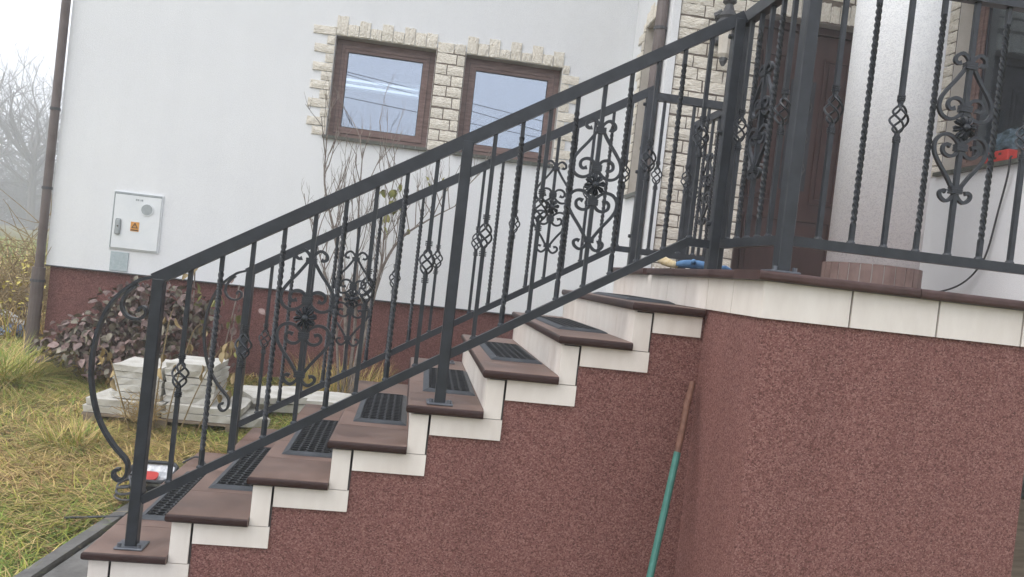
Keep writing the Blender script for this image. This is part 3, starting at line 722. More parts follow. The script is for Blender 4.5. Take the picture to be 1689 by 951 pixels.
soldiers(W1 - 0.005, W1 + WW + 0.002, WZ1, sr, mY, ROT_Y); soldiers(W2 - 0.0, W2 + WW + 0.005, WZ1, sr, mY, ROT_Y)
# porch front: stones left of and above the door
mD = lambda u, w, v: (u, YD + w, v)
sd = MB().box(3.015, DX0 - 0.001, YD - 0.008, YD - 0.0005, TZ, 4.3).build('stone_cladding', 'mortar', house)
MB().box(DX0 - 0.0005, XR - 0.001, YD - 0.008, YD - 0.0005, DZ1 + 0.001, 4.3).build('mortar_bed', 'mortar', sd)
courses(3.018, DX0 - 0.004, TZ + 0.01, 4.3, 0.098, sd, mD, ROT_Y, 0.13, 0.27)
soldiers(DX0 - 0.002, XR - 0.03, DZ1 + 0.004, sd, mD, ROT_Y, 0.155, 0.165, 0.085)
courses(DX0, XR - 0.03, DZ1 + 0.185, 4.3, 0.098, sd, mD, ROT_Y, 0.13, 0.27)
MB().box(XS + 0.0005, 3.012, YD - 0.03, YD - 0.0005, -0.1, 5.29).build('corner_board', 'plaster', house)
ss = MB().box(XS - 0.004, XS - 0.0005, SY1 + 0.002, SY1 + 0.10, SZ0, SZ1).build('stone_surround', 'mortar', house)
teeth(SY1 + 0.002, 1, SZ0 - 0.02, SZ1 + 0.05, ss, mS, ROT_X); soldiers(SY0, SY1, SZ1, ss, mS, ROT_X)
srr = MB().box(XR - 0.004, XR - 0.0005, RY1 + 0.002, RY1 + 0.07, RZ0, RZ1).build('stone_surround', 'mortar', house)
teeth(RY1 + 0.002, 1, RZ0 - 0.03, RZ1 + 0.05, srr, mR, ROT_X, 0.10, 0.17)

# door
DY = YD + 0.13
d = MB().box(DX0 + 0.062, DX1 - 0.062, DY, DY + 0.05, TZ + 0.003, DZ1 - 0.062).build('door', 'door', house)
f = MB(); f.box(DX0 + 0.001, DX0 + 0.06, DY - 0.03, DY + 0.06, TZ + 0.002, DZ1 - 0.001); f.box(DX1 - 0.06, DX1 - 0.001, DY - 0.03, DY + 0.06, TZ + 0.002, DZ1 - 0.001)
f.box(DX0 + 0.0605, DX1 - 0.0605, DY - 0.03, DY + 0.06, DZ1 - 0.06, DZ1 - 0.001); f.build('frame', 'door', d)
def moulding(x0, x1, z0, z1):
    m = MB(); t = 0.022
    for (a, c, e, g) in ((x0, x0+t, z0, z1), (x1-t, x1, z0, z1), (x0+t+.0002, x1-t-.0002, z0, z0+t), (x0+t+.0002, x1-t-.0002, z1-t, z1)): m.box(a, c, DY - 0.014, DY - 0.0005, e, g)
    m.box(x0+0.045, x1-0.045, DY - 0.010, DY - 0.0006, z0+0.045, z1-0.045)
    m.build('panel', 'door', d)
xm = (DX0 + DX1)/2
moulding(DX0 + 0.11, xm - 0.16, TZ + 0.75, DZ1 - 0.25); moulding(xm + 0.16, DX1 - 0.11, TZ + 0.75, DZ1 - 0.25); moulding(DX0 + 0.11, DX1 - 0.11, TZ + 0.10, TZ + 0.62)
g = MB(); g.box(xm - 0.11, xm + 0.11, DY - 0.006, DY - 0.0004, TZ + 0.85, DZ1 - 0.45); g.build('glazing', 'dark', d)
g = MB()
for k in range(7):
    z = TZ + 0.9 + k*0.13
    g.tube([(xm + 0.09*math.cos(t)*(1 if k % 2 else 0.6), DY - 0.012, z + 0.07*math.sin(t)) for t in [q*math.pi/5 for q in range(11)]], 0.006, 5)
g.build('grille', 'grey_dark', d)
g = MB(); g.tube([(DX0 + 0.10, DY - 0.03, TZ + 1.02), (DX0 + 0.20, DY - 0.045, TZ + 1.02)], 0.010, 6); g.box(DX0+0.085, DX0+0.118, DY-0.02, DY-0.0007, TZ+0.9, TZ+1.1); g.build('handle', 'steel', d)

# downpipes
def downpipe(x, y, z0, z1, r, label, brks, zsplit=None, r2=None):
    t = thing('downpipe', label, 'downpipe', (x, y, z0))
    MB().tube([(x, y, zsplit if zsplit else z0), (x, y, z1)], r, 14).build('pipe', 'pipe', t, smooth=False)
    if zsplit: MB().tube([(x, y, z0), (x, y, zsplit + 0.02)], r2, 14).build('lower_pipe', 'pipe', t)
    for z in brks: MB().tube([(x, y, z - 0.012), (x, y, z + 0.012)], (r2 if (zsplit and z < zsplit) else r) + 0.007, 14).build('bracket', 'grey_dark', t)
downpipe(XL - 0.045, YW - 0.02, 0.2, ZTOP, 0.036, 'brown downpipe at the outer corner of the white house wall', (2.46, 1.772, 0.964), 1.06, 0.052)
downpipe(XS - 0.052, 3.0, 0.1, 5.29, 0.048, 'brown downpipe beside the stone clad porch wall', (2.62, 3.6))

# porch column
pc = thing('porch_column', 'round white roughcast column standing on a brown tiled ring', 'column', (4.065, 1.52, TZ))
MB().lathe([(0.277, TZ + 0.15), (0.277, 5.299)], 40, 4.065, 1.52).build('shaft', 'roughcast', pc, smooth=False)
for p in pc.children[0].data.polygons: p.use_smooth = abs(p.normal.z) < 0.5
br = MB()
nb = 27
for k in range(nb):
    a0, a1 = 2*math.pi*k/nb + 0.011, 2*math.pi*(k+1)/nb - 0.011; b = MB()
    for z in (TZ, TZ + 0.196):
        for r_, a in ((0.27, a0), (0.297, a0), (0.2985, (a0+a1)/2), (0.297, a1), (0.27, a1)): b.v.append((4.065 + r_*math.cos(a), 1.52 + r_*math.sin(a), z))
    b.face((0,1,2,3,4)); b.face((9,8,7,6,5))
    for q in range(5): q2 = (q+1) % 5; b.face((q, q2, 5+q2, 5+q))
    b.build('base_tile', 'brown_brick', pc)
MB().lathe([(0.293, TZ), (0.293, TZ + 0.190)], 40, 4.065, 1.52).build('base_core', 'reveal', pc)

# wall lantern on the porch stones
wl_ = thing('wall_lantern', 'dark wall lantern on the stone cladding beside the door', 'lantern', (3.33, YD - 0.03, 3.62))
lx, ly = 3.36, YD - 0.16
b = MB(); b.lathe([(0.06, 3.60), (0.095, 3.625), (0.07, 3.66), (0.085, 3.68), (0.045, 3.73), (0.03, 3.78), (0.055, 3.80), (0.05, 3.83), (0.015, 3.85)], 14, lx, ly); b.build('hood', 'grey_dark', wl_)
b = MB(); b.lathe([(0.03, 3.36), (0.05, 3.39), (0.06, 3.60)], 8, lx, ly); b.build('shade', 'reveal_cream', wl_)
b = MB(); b.lathe([(0.012, 3.30), (0.03, 3.33), (0.035, 3.36)], 8, lx, ly); b.build('finial', 'grey_dark', wl_)
b = MB(); b.tube([(lx - 0.0, YD - 0.03, 3.55), (lx - 0.05, YD - 0.09, 3.66), (lx - 0.09, ly + 0.02, 3.70), (lx - 0.05, ly, 3.72)], 0.022, 8); b.lathe([(0.05,3.5),(0.06,3.52),(0.06,3.6),(0.05,3.62)], 10, lx, YD - 0.045); b.build('bracket', 'grey_dark', wl_)

# meter box on the house wall
mbx = thing('meter_box', 'white metal meter box with round window and orange warning sticker on the wall', 'meter box', (-1.32, YW, 1.32))
MB().box(-1.535, -1.118, YW - 0.012, YW - 0.0006, 1.312, 1.822).build('surround', 'box', mbx)
dd = bevelled('door', -1.519, -1.128, YW - 0.022, YW - 0.0125, 1.322, 1.796, 'box', 0.005, 2, mbx)
MB().box(-1.522, -1.13, YW - 0.022, YW - 0.0122, 1.7985, 1.815).build('top_gap_shade', 'box_grey', mbx)  # solid grey strip painted in for the shaded slit above the door
MB().box(-1.5285, -1.5205, YW - 0.020, YW - 0.0122, 1.322, 1.81).build('hinge_gap_shade', 'box_grey', mbx)  # grey strip colouring in the shadow line on the hinge side
b = MB(); b.v = []; 
def disc(x, z, r, y0, y1, mi, nm, mt, par, n=24):
    b = MB(); b.v = [(x + r*math.cos(2*math.pi*k/n), y, z + r*math.sin(2*math.pi*k/n)) for y in (y0, y1) for k in range(n)]
    b.face(range(n)); b.face(list(range(n, 2*n))[::-1])
    for k in range(n): k2 = (k+1) % n; b.face((k, k2, n+k2, n+k))
    return b.build(nm, mt, par)
disc(-1.243, 1.683, 0.056, YW - 0.0280, YW - 0.0225, 0, 'window_rim', 'box', dd); disc(-1.243, 1.683, 0.047, YW - 0.0300, YW - 0.0285, 0, 'round_window', 'box_grey', dd)
bevelled('latch', -1.493, -1.448, YW - 0.0370, YW - 0.0225, 1.44, 1.58, 'box_grey', 0.012, 2, dd)
disc(-1.47, 1.515, 0.007, YW - 0.0400, YW - 0.0375, 0, 'keyhole', 'ink', dd, 10)
MB().box(-1.367, -1.296, YW - 0.0245, YW - 0.0225, 1.482, 1.565).build('warning_sticker', 'orange', dd)
b = MB(); b.v = [(-1.360, YW-0.0255, 1.510), (-1.303, YW-0.0255, 1.510), (-1.3315, YW-0.0255, 1.560), (-1.348, YW-0.0255, 1.517), (-1.315, YW-0.0255, 1.517), (-1.3315, YW-0.0255, 1.546)]
for k in range(3): k2=(k+1)%3; b.face((k,k2,3+k2,3+k))
k = len(b.v); b.v += [(-1.329,YW-0.0255,1.541),(-1.337,YW-0.0255,1.528),(-1.330,YW-0.0255,1.529),(-1.334,YW-0.0255,1.518),(-1.325,YW-0.0255,1.532),(-1.331,YW-0.0255,1.532)]; b.face((k,k+1,k+2,k+3,k+4,k+5))
b.build('warning_triangle', 'ink', dd)
MB().box(-1.362, -1.301, YW - 0.0258, YW - 0.0247, 1.488, 1.498).build('sticker_line', 'ink', dd)
b = MB()
for x0, x1 in ((-1.345,-1.332),(-1.328,-1.316),(-1.306,-1.300),(-1.296,-1.284)): b.box(x0, x1, YW - 0.0238, YW - 0.0225, 1.752, 1.768)
b.build('number_marks', 'box_grey', dd)
cp = bevelled('cover_plate', -1.515, -1.362, YW - 0.008, YW - 0.0006, 1.118, 1.288, 'plate_grey', 0.003, 1)
tag(cp, 'small grey square cover plate below the meter box', 'cover plate')

# ------------------------------------------------------------------ small things on the terrace and sill
# blue work glove
gl = thing('work_glove', 'blue work glove with a pale knitted cuff on the terrace edge', 'glove', (2.45, 0.30, TZ))
def blob(name, pts, rad, mt, parent, sq=0.6, n=10):
    b = MB().tube(pts, rad, n); 
    zc = min(p[2] for p in pts)
    o = b.build(name, mt, parent, smooth=True); return o
blob('palm', spline([Vector((2.375,0.36,TZ+0.022)), Vector((2.43,0.33,TZ+0.027)), Vector((2.50,0.30,TZ+0.024)), Vector((2.56,0.28,TZ+0.018))], 4), [0.010,0.015,0.018,0.020,0.021,0.022,0.023,0.022,0.021,0.020,0.018,0.016,0.012], 'blue', gl)
for k, (dx, dy, dz) in enumerate(((0.045,-0.03,-0.012),(0.05,-0.01,-0.016),(0.048,0.012,-0.018),(0.04,0.03,-0.015),(-0.02,-0.06,0.0))):
    s0 = Vector((2.545, 0.27 + 0.016*(k-1.5), TZ + 0.02)) if k < 4 else Vector((2.44, 0.31, TZ + 0.035))
    blob('finger', [s0, s0 + Vector((dx*0.5, dy*0.5, 0.004)), s0 + Vector((dx, dy, dz*0.4))], [0.013, 0.0125, 0.007], 'blue', gl, n=8)
blob('cuff', spline([Vector((2.39,0.40,TZ+0.016)), Vector((2.36,0.47,TZ+0.030)), Vector((2.345,0.56,TZ+0.05))], 4), [0.014,0.017,0.019,0.020,0.021,0.022,0.022,0.020,0.014], 'yellow', gl)
# red box on the right window sill
rb = thing('red_box', 'small red box with white lettering on the outer window sill', 'box', (4.95, 1.67, RZ0))
bevelled('body', 4.885, 4.955, 1.47, 1.71, RZ0 + 0.0005, RZ0 + 0.078, 'red', 0.008, 2, rb)
b = MB()
for k in range(4):
    z = RZ0 + 0.018 + 0.014*k; b.box(4.8835, 4.8847, 1.672, 1.677, z, z + 0.010); b.box(4.8835, 4.8847, 1.6775, 1.690, z, z + 0.003); b.box(4.8835, 4.8847, 1.6905, 1.696, z, z + 0.010)
b.build('lettering', 'white', rb)
b = MB()
for yy, zz in ((1.575, 0.055), (1.60, 0.025)): 
    for k in range(1): b.lathe([(0.012, 0), (0.012, 0.002)], 10)
b = MB(); b.box(4.8835, 4.8847, 1.53, 1.555, RZ0 + 0.045, RZ0 + 0.060); b.box(4.8835, 4.8847, 1.57, 1.602, RZ0 + 0.02, RZ0 + 0.036); b.build('dark_print', 'ink', rb)
bl = MB()
nU, nV = 26, 12
for j in range(nV+1):
    for i in range(nU):
        a = 2*math.pi*i/nU; e = -0.35*math.pi + (0.85*math.pi)*j/nV; rr = 0.165*(1 + 0.045*math.sin(5*a + 3*e) + 0.04*math.sin(9*e - 2*a))
        bl.v.append((5.24 + rr*math.cos(e)*math.cos(a), 1.86 + rr*math.cos(e)*math.sin(a), RZ0 + 0.155 + rr*math.sin(e)))
for j in range(nV):
    for i in range(nU): i2 = (i+1) % nU; bl.face((j*nU+i, j*nU+i2, (j+1)*nU+i2, (j+1)*nU+i))
bl.face(range(nU)); bl.face([nV*nU+i for i in range(nU)])
tag(bl.build('glass_globe', 'ball', None), 'round grey green patterned globe behind the porch window', 'globe')
bevelled('inner_sill', XR + 0.2515, XR + 0.6, RY0, RY1, RZ0 - 0.03, RZ0 - 0.001, 'reveal', 0.004, 1, house)
cbl = MB().tube(spline([Vector(p) for p in ((4.86,1.40,2.60),(4.85,1.40,2.58),(4.858,1.415,2.47),(4.875,1.483,2.24),(4.87,1.525,2.0),(4.87,1.589,1.88),(4.85,1.688,1.775),(4.8,1.80,1.709),(4.7,1.95,1.66),(4.55,2.1,TZ+0.008))], 5), 0.0065, 6).build('hanging_cable', 'cable')
tag(cbl, 'thin black cable hanging from the porch window sill to the floor', 'cable')

# pole leaning in the corner
pole = thing('garden_pole', 'green painted pole with rusty bare top leaning in the wall corner', 'pole', (2.14, -0.344, 0.03))
P1, P2 = Vector((2.374, -0.040, 1.111)), Vector((2.212, -0.25, 0.343)); dv = (P2 - P1)
P0 = P1 + dv*1.409; Pm = P1 + dv*0.375
MB().tube([P0, Pm], 0.0148, 12).build('painted_shaft', 'green_pole', pole, smooth=False)
kn = P1 + dv*0.12 + Vector((-0.004, 0, 0))
MB().tube([Pm, Pm + (kn-Pm)*0.5 + Vector((0.002,0,0)), kn, P1], [0.0140, 0.0138, 0.0146, 0.0130], 12).build('bare_top', 'rust', pole)

# ------------------------------------------------------------------ stacked slabs in the garden
def slab_mesh(seed, l, w, h):
    r = random.Random(seed); b = MB(); nx, ny = 6, 4
    for top in (0, 1):
        for j in range(ny):
            for i in range(nx):
                u, v = i/(nx-1) - 0.5, j/(ny-1) - 0.5
                edge = i in (0, nx-1) or j in (0, ny-1)
                b.v.append((u*l*(0.972 if not top else 1.0) + (r.uniform(-0.007,0.007) if edge else 0), v*w*(0.968 if not top else 1.0) + (r.uniform(-0.007,0.007) if edge else 0), (h if top else 0) + (r.uniform(-0.006, 0.003) if top else 0)))
    N = nx*ny
    for j in range(ny-1):
        for i in range(nx-1): a = j*nx+i; b.face((a,a+nx,a+nx+1,a+1)); b.face((N+a,N+a+1,N+a+nx+1,N+a+nx))
    ring = [i for i in range(nx)] + [j*nx+nx-1 for j in range(1,ny)] + [(ny-1)*nx+i for i in range(nx-2,-1,-1)] + [j*nx for j in range(ny-2,0,-1)]
    for q in range(len(ring)): a, c = ring[q], ring[(q+1) % len(ring)]; b.face((a, c, N+c, N+a))
    return b.mesh('slab', 'slab')
SL_L = [slab_mesh(s, 0.33, 0.42, 0.044) for s in range(4)]
SL_B = [slab_mesh(s+9, 0.50, 0.50, 0.050) for s in range(3)]
NUM = ['topmost', 'second', 'third', 'fourth', 'fifth', 'sixth', 'seventh', 'eighth']
def slab(me, x, y, z, rz, label):
    o = put('stone_slab', me, None, (x, y, z), (random.uniform(-0.01,0.01), random.uniform(-0.01,0.01), rz)); tag(o, label, 'slab', 'white cast slabs in the garden'); return o
GS = float(gz(0, 2.55)); SY = 2.62
pal = thing('wooden_pallet', 'weathered wooden pallet under the stacked white slabs', 'pallet', (-0.45, SY, GS - 0.04))
for k in range(4): MB().box(-0.98, 0.06, SY - 0.27 + 0.15*k, SY - 0.27 + 0.15*k + 0.11, GS + 0.012, GS + 0.030).build('board', 'wood', pal)
for k in range(3): MB().box(-0.97 + 0.47*k, -0.89 + 0.47*k, SY - 0.27, SY + 0.29, GS - 0.06, GS + 0.0115).build('bearer', 'wood', pal)
z = GS + 0.031
for r_ in range(2):
    for k, x in enumerate((-0.73, -0.215)):
        slab(SL_B[(k+r_) % 3], x + (0.02 if r_ else 0), SY - 0.02, z + 0.052*r_, 0.02*(-1)**(k+r_), f'{["bottom", "upper"][r_]} wide white slab at the foot of the {["left", "right"][k]} slab stack')
z += 0.105
for s, (x, nn) in enumerate(((-0.66, 5), (-0.315, 6))):
    for k in range(nn):
        kk = nn - 1 - k
        slab(SL_L[(k + s) % 4], x + random.uniform(-0.008, 0.008), SY + random.uniform(-0.012, 0.012), z + 0.0465*k, random.uniform(-0.03, 0.03),
             f'{NUM[kk]} white slab' + (' from the top' if kk else '') + f' of the {["left", "right"][s]} hand slab stack')
G2 = float(gz(0, 2.9))
slab(SL_B[0], 0.02, 2.62, GS + 0.0, 0.4, 'single white slab lying at the right foot of the slab stacks').scale = (0.62, 0.8, 1.3)
slab(SL_B[1], 0.17, 3.05, G2 + 0.085, 0.5, 'tilted white slab lying alone between the slab stack and the stairs')
slab(SL_B[2], 0.14, 3.07, G2 + 0.010, 0.2, 'white slab underneath the tilted lone slab').scale = (1.0, 0.9, 1.2)
for k in range(3):
    o = slab(SL_B[k], 0.80 + 0.03*k, 2.75, float(gz(0, 2.7)) + 0.02 + 0.062*k, 0.1 - 0.07*k, f'{["lowest", "middle", "uppermost"][k]} slab of the low white pile behind the stairs'); o.scale = (1.5, 1.0, 1.15)

# ------------------------------------------------------------------ red and silver work lamp with coiled hose at the bottom step
wk = thing('work_lamp', 'black rimmed silver and red lamp head lying beside the bottom step', 'lamp', (-0.22, 1.35, 0.05))
def rounded(x0, x1, y0, y1, z, r, n=4):
    pts = []
    for cx, cy, a0 in ((x1-r, y1-r, 0), (x0+r, y1-r, 90), (x0+r, y0+r, 180), (x1-r, y0+r, 270)):
        for k in range(n+1): a = R(a0 + 90*k/n); pts.append((cx + r*math.cos(a), cy + r*math.sin(a), z))
    return pts
rp = rounded(-0.31, -0.07, 1.26, 1.45, 0.0, 0.06)
tl_ = lambda p, dz=0: (p[0], p[1], 0.110 + (p[1] - 1.24)*0.30 + dz)
rim = MB().tube([tl_(p) for p in rp] + [tl_(rp[0])], 0.011, 8); rim.build('rim', 'rubber', wk)
b = MB(); n = len(rp); b.v = [tl_(p, -0.012) for p in rp] + [(-0.2 + (p[0]+0.2)*0.7, 1.37 + (p[1]-1.37)*0.7, tl_(p, -0.045)[2]) for p in rp]
b.face(range(n, 2*n))
for k in range(n): k2 = (k+1) % n; b.face((k, k2, n+k2, n+k))
b.build('reflector', 'silver', wk)
b = MB(); b.v = [(-0.225 + (p[0]+0.2)*0.52, 1.355 + (p[1]-1.37)*0.42, tl_((p[0], 1.355 + (p[1]-1.37)*0.42), dz)[2]) for dz in (-0.028, -0.018) for p in rp]
b.face(range(n, 2*n)); b.face(list(range(n))[::-1])
for k in range(n): k2 = (k+1) % n; b.face((k, k2, n+k2, n+k))
b.build('red_lens', 'red', wk)
b = MB(); b.box(-0.29, -0.09, 1.28, 1.43, 0.036, 0.085); b.build('housing', 'rubber', wk)
hose = []
for k in range(48):
    a = k*0.45; hose.append(Vector((-0.235 + (0.075 - 0.0003*k)*math.cos(a), 1.16 + 0.10*math.sin(a), 0.048 + 0.0022*k + 0.005*math.sin(k))))
hose += [Vector((-0.15, 1.0, 0.06)), Vector((-0.05, 0.93, 0.05)), Vector((-0.2, 0.86, 0.048)), Vector((-0.42, 0.80, 0.045))]
tag(MB().tube(hose, 0.0065, 6).build('coiled_cable', 'grey_dark'), 'coiled black cable on the path beside the bottom step', 'cable')
cb2 = MB().tube(spline([Vector(p) for p in ((-0.05,1.42,0.19),(0.01,1.44,0.225),(0.06,1.40,0.222),(0.11,1.30,0.219))], 6), 0.006, 6)
cb2.build('power_lead', 'cable', wk)

# ------------------------------------------------------------------ vegetation
def strips(name, base, dirs, length, width, bend, cols, mt, seg=3):
    """many thin blades as one mesh (numpy)"""
    n = len(base); t = np.linspace(0, 1, seg+1)
    side = np.stack([-dirs[:,1], dirs[:,0], np.zeros(n)], -1); side /= np.linalg.norm(side, axis=1, keepdims=True) + 1e-9
    V = np.zeros((n, (seg+1)*2, 3))
    for k, tk in enumerate(t):
        horiz = dirs[:, :2]*(length*(np.sin(bend)*tk + 0.55*bend*tk*tk))[:, None]
        zz = length*(np.cos(bend*0.9)*tk - 0.38*bend*tk*tk)
        c = base + np.concatenate([horiz, zz[:, None]], 1)
        w = (width*(1 - tk**1.5*0.9))[:, None]*0.5
        V[:, 2*k] = c - side*w; V[:, 2*k+1] = c + side*w
    N = (seg+1)*2; off = (np.arange(n)*N)[:, None, None]
    q = np.array([[2*k, 2*k+1, 2*k+3, 2*k+2] for k in range(seg)])[None]
    F = (off + q).reshape(-1, 4)
    me = bpy.data.meshes.new(name); me.vertices.add(n*N); me.vertices.foreach_set('co', V.reshape(-1).astype(np.float32))
    me.loops.add(F.size); me.loops.foreach_set('vertex_index', F.reshape(-1).astype(np.int32))
    me.polygons.add(len(F)); me.polygons.foreach_set('loop_start', (np.arange(len(F))*4).astype(np.int32))
    me.materials.append(M[mt]); me.update(calc_edges=True)
    ca = me.color_attributes.new('Col', 'FLOAT_COLOR', 'POINT')
    c4 = np.concatenate([np.repeat(cols, N, axis=0), np.ones((n*N, 1))], 1).astype(np.float32); ca.data.foreach_set('color', c4.reshape(-1))
    return me
def vnoise(x, y, s, seed):
    r = np.random.default_rng(seed); g = r.random((64, 64)); u = (x*s) % 63; v = (y*s) % 63
    i, j = u.astype(int), v.astype(int); fu, fv = u - i, v - j; fu = fu*fu*(3-2*fu); fv = fv*fv*(3-2*fv)
    return g[i,j]*(1-fu)*(1-fv) + g[i+1,j]*fu*(1-fv) + g[i,j+1]*(1-fu)*fv + g[i+1,j+1]*fu*fv
C_G, C_Y, C_S, C_B = np.array([0.20,0.285,0.055]), np.array([0.38,0.37,0.075]), np.array([0.60,0.44,0.19]), np.array([0.33,0.19,0.09])
def field(n, x0, x1, y0, y1, lmin, lmax, wid, bmin, bmax, gfun, keep=None, seed=1):
    r = np.random.default_rng(seed); x = r.uniform(x0, x1, n); y = r.uniform(y0, y1, n)
    if keep is not None: k = keep(x, y); x, y = x[k], y[k]
    n = len(x); a = r.uniform(0, 2*np.pi, n)
    a = np.where(r.random(n) < 0.5, 2*np.pi*vnoise(x+50, y+50, 1.5, seed+5) + r.normal(0, 0.6, n), a)
    d = np.stack([np.cos(a), np.sin(a), 0*a], -1); base = np.stack([x, y, gz(x, y) - 0.035], -1)
    g = np.clip(gfun(x, y) + r.normal(0, 0.22, n), 0, 1); u = r.random(n)
    L = r.uniform(lmin, lmax, n)
    c = np.where((g > 0.55)[:, None], np.where((u < 0.72)[:, None], C_G, C_Y), np.where((u < 0.62)[:, None], C_S, np.where((u < 0.80)[:, None], C_B, C_Y)))
    c = c*r.uniform(0.5, 1.35, n)[:, None]
    return base, d, L, wid*r.uniform(0.7, 1.4, n), r.uniform(bmin, bmax, n), c
def lawn_keep(x, y):
    path = (x > -0.59 + 0.0898*(y+3)) & (y < 1.95)
    stairs_ = (x > -0.05) & (y < W + 0.04)
    houses = (y > YW - 0.01) & (x > XL - 0.02)
    return ~(path | stairs_ | houses)
def greenness(x, y):
    g = 0.55 + 1.05*(vnoise(x+20, y+20, 1.1, 3) - 0.5) + 0.35*(vnoise(x+9, y+30, 3.3, 4) - 0.5)
    g += 0.28*np.exp(-((y-0.75)/0.55)**2) + 0.35*np.exp(-((x+1.35)/0.6)**2 - ((y-2.9)/0.5)**2) + 0.4*np.exp(-((x-0.25)/0.45)**2 - ((y-2.2)/0.5)**2)
    g -= 0.40*np.exp(-((y-1.5)/0.45)**2)*(x > -1.2) + 0.25*np.exp(-((y-3.8)/0.35)**2)
    return g
def stuff(name, parts, label, cat):
    cat_ = [np.concatenate(k) for k in zip(*parts)]
    o = put(name, strips(name, *cat_, 'grass')); o['kind'] = 'stuff'; tag(o, label, cat); return o
stuff('lawn_grass', [field(105000, -3.4, 0.6, 0.0, 4.6, 0.045, 0.125, 0.0055, 0.6, 1.45, greenness, lawn_keep, 21),
                     field(16000, 0.6, 2.9, 1.6, 4.04, 0.06, 0.15, 0.008, 0.4, 1.2, greenness, lawn_keep, 22),
                     field(13000, -3.2, 0.4, 0.5, 4.2, 0.12, 0.26, 0.0045, 1.05, 1.5, lambda x, y: 0.1 + 0*x, lawn_keep, 23)],
      'patchy green and straw coloured lawn left of the stairs', 'grass')
stuff('field_grass', [field(30000, -16, -2.0, 4.6, 14, 0.18, 0.5, 0.012, 0.15, 0.8, lambda x, y: 0.10 + 0.25*(y > 9), None, 24),
                      field(20000, -26, -2.0, 12, 32, 0.2, 0.5, 0.03, 0.2, 0.8, lambda x, y: 0.45 + 0.2*(y > 18), None, 25)],
      'tall dry yellow grass in the misty field beyond the house corner', 'grass')
# drooping tuft by the house corner
def tuft(name, x, y, n, L, spread, green, label, seed, up=0.5):
    r = np.random.default_rng(seed); a = r.uniform(0, 2*np.pi, n); rad = spread*np.sqrt(r.random(n))
    bx = x + rad*np.cos(a); by = y + rad*np.sin(a); a2 = a + r.normal(0, 0.9, n); d = np.stack([np.cos(a2), np.sin(a2), 0*a], -1)
    base = np.stack([bx, by, gz(bx, by) - 0.03], -1); u = r.random(n)
    c = np.where((u < green)[:, None], C_G*1.1, np.where((u < green + 0.25)[:, None], C_Y, C_S))*r.uniform(0.7, 1.25, n)[:, None]
    o = put(name, strips(name, base, d, L*r.uniform(0.6, 1.15, n), np.full(n, 0.0048), r.uniform(up*0.5, up*2.0, n), c, 'grass', 5)); o['kind'] = 'stuff'
    tag(o, label, 'grass'); return o
tuft('grass_tuft', -1.98, 3.25, 2800, 0.44, 0.32, 0.42, 'large drooping tuft of yellowing grass by the house corner', 31, 1.0)
tuft('grass_tuft', -0.85, 1.95, 520, 0.20, 0.16, 0.2, 'small bright yellow green tuft in the lawn', 32, 0.75)
tuft('grass_tuft', 0.62, 3.75, 700, 0.36, 0.4, 0.05, 'dry straw tuft against the red plinth behind the sapling', 33, 0.3)
# brush pile in front of the slabs
def twigs(name, cx, cy, cz, rx, ry, rz, n, L, rad, mt, label, cat, seed, kind=None):
    r = random.Random(seed); b = MB()
    for _ in range(n):
        p = Vector((cx + r.gauss(0, rx), cy + r.gauss(0, ry), cz + abs(r.gauss(0, rz)))); d = Vector((r.uniform(-1,1), r.uniform(-1,1), r.uniform(-0.1,0.9))).normalized()
        q = p + d*L*r.uniform(0.5, 1.2); m_ = (p+q)/2 + Vector((r.uniform(-.03,.03), r.uniform(-.03,.03), r.uniform(-.02,.03)))
        b.tube([p, m_, q], [rad, rad*0.8, rad*0.4], 3, cap=False)
    o = b.build(name, mt)
    if kind: o['kind'] = kind
    tag(o, label, cat); return o
twigs('brush_pile', -0.55, 2.26, GS + 0.02, 0.06, 0.04, 0.07, 170, 0.13, 0.003, 'leaf_dry', 'small heap of dry brown twigs before the slab stacks', 'brush', 4, 'stuff')
twigs('dry_brush', -3.25, 6.2, 0.25, 0.55, 0.9, 0.38, 1500, 0.55, 0.006, 'leaf_dry', 'tangled dry brown brush in the field beyond the house corner', 'brush', 5, 'stuff')

def leaf_mesh(name, l, w, mt, fold=0.25):
    b = MB(); rows = [(0, 0.02), (0.22, 0.75), (0.5, 1.0), (0.78, 0.66), (1.0, 0.02)]
    for t, k in rows:
        for s in (-1, 0, 1): b.v.append((t*l, s*w/2*k, -abs(s)*0 + (abs(s)*fold*w*0.5*k) - 0.25*l*t*t))
    for i in range(4):
        for c in range(2): b.face((i*3+c, i*3+c+1, i*3+4+c, i*3+3+c))
    return b.mesh(name, mt, True)
LP = [leaf_mesh('leaf', 0.066, 0.048, 'leaf_purple', f) for f in (0.3, 0.8, -0.2, 0.1)]
LU = [leaf_mesh('leaf', 0.062, 0.045, 'leaf_dull', f) for f in (0.3, 0.8)]
LG = [leaf_mesh('leaf', 0.085, 0.06, 'leaf_green', f) for f in (0.2, 0.5)]
LD = [leaf_mesh('leaf', 0.09, 0.045, 'leaf_dry', f) for f in (0.6, 1.0)]
def place_leaf(me, p, parent, r, s=1.0, droop=0.4):
    put('leaf', me, parent, p, (r.uniform(-0.9, 0.9), droop + r.uniform(-0.5, 0.7), r.uniform(0, 6.28)), (s,)*3)
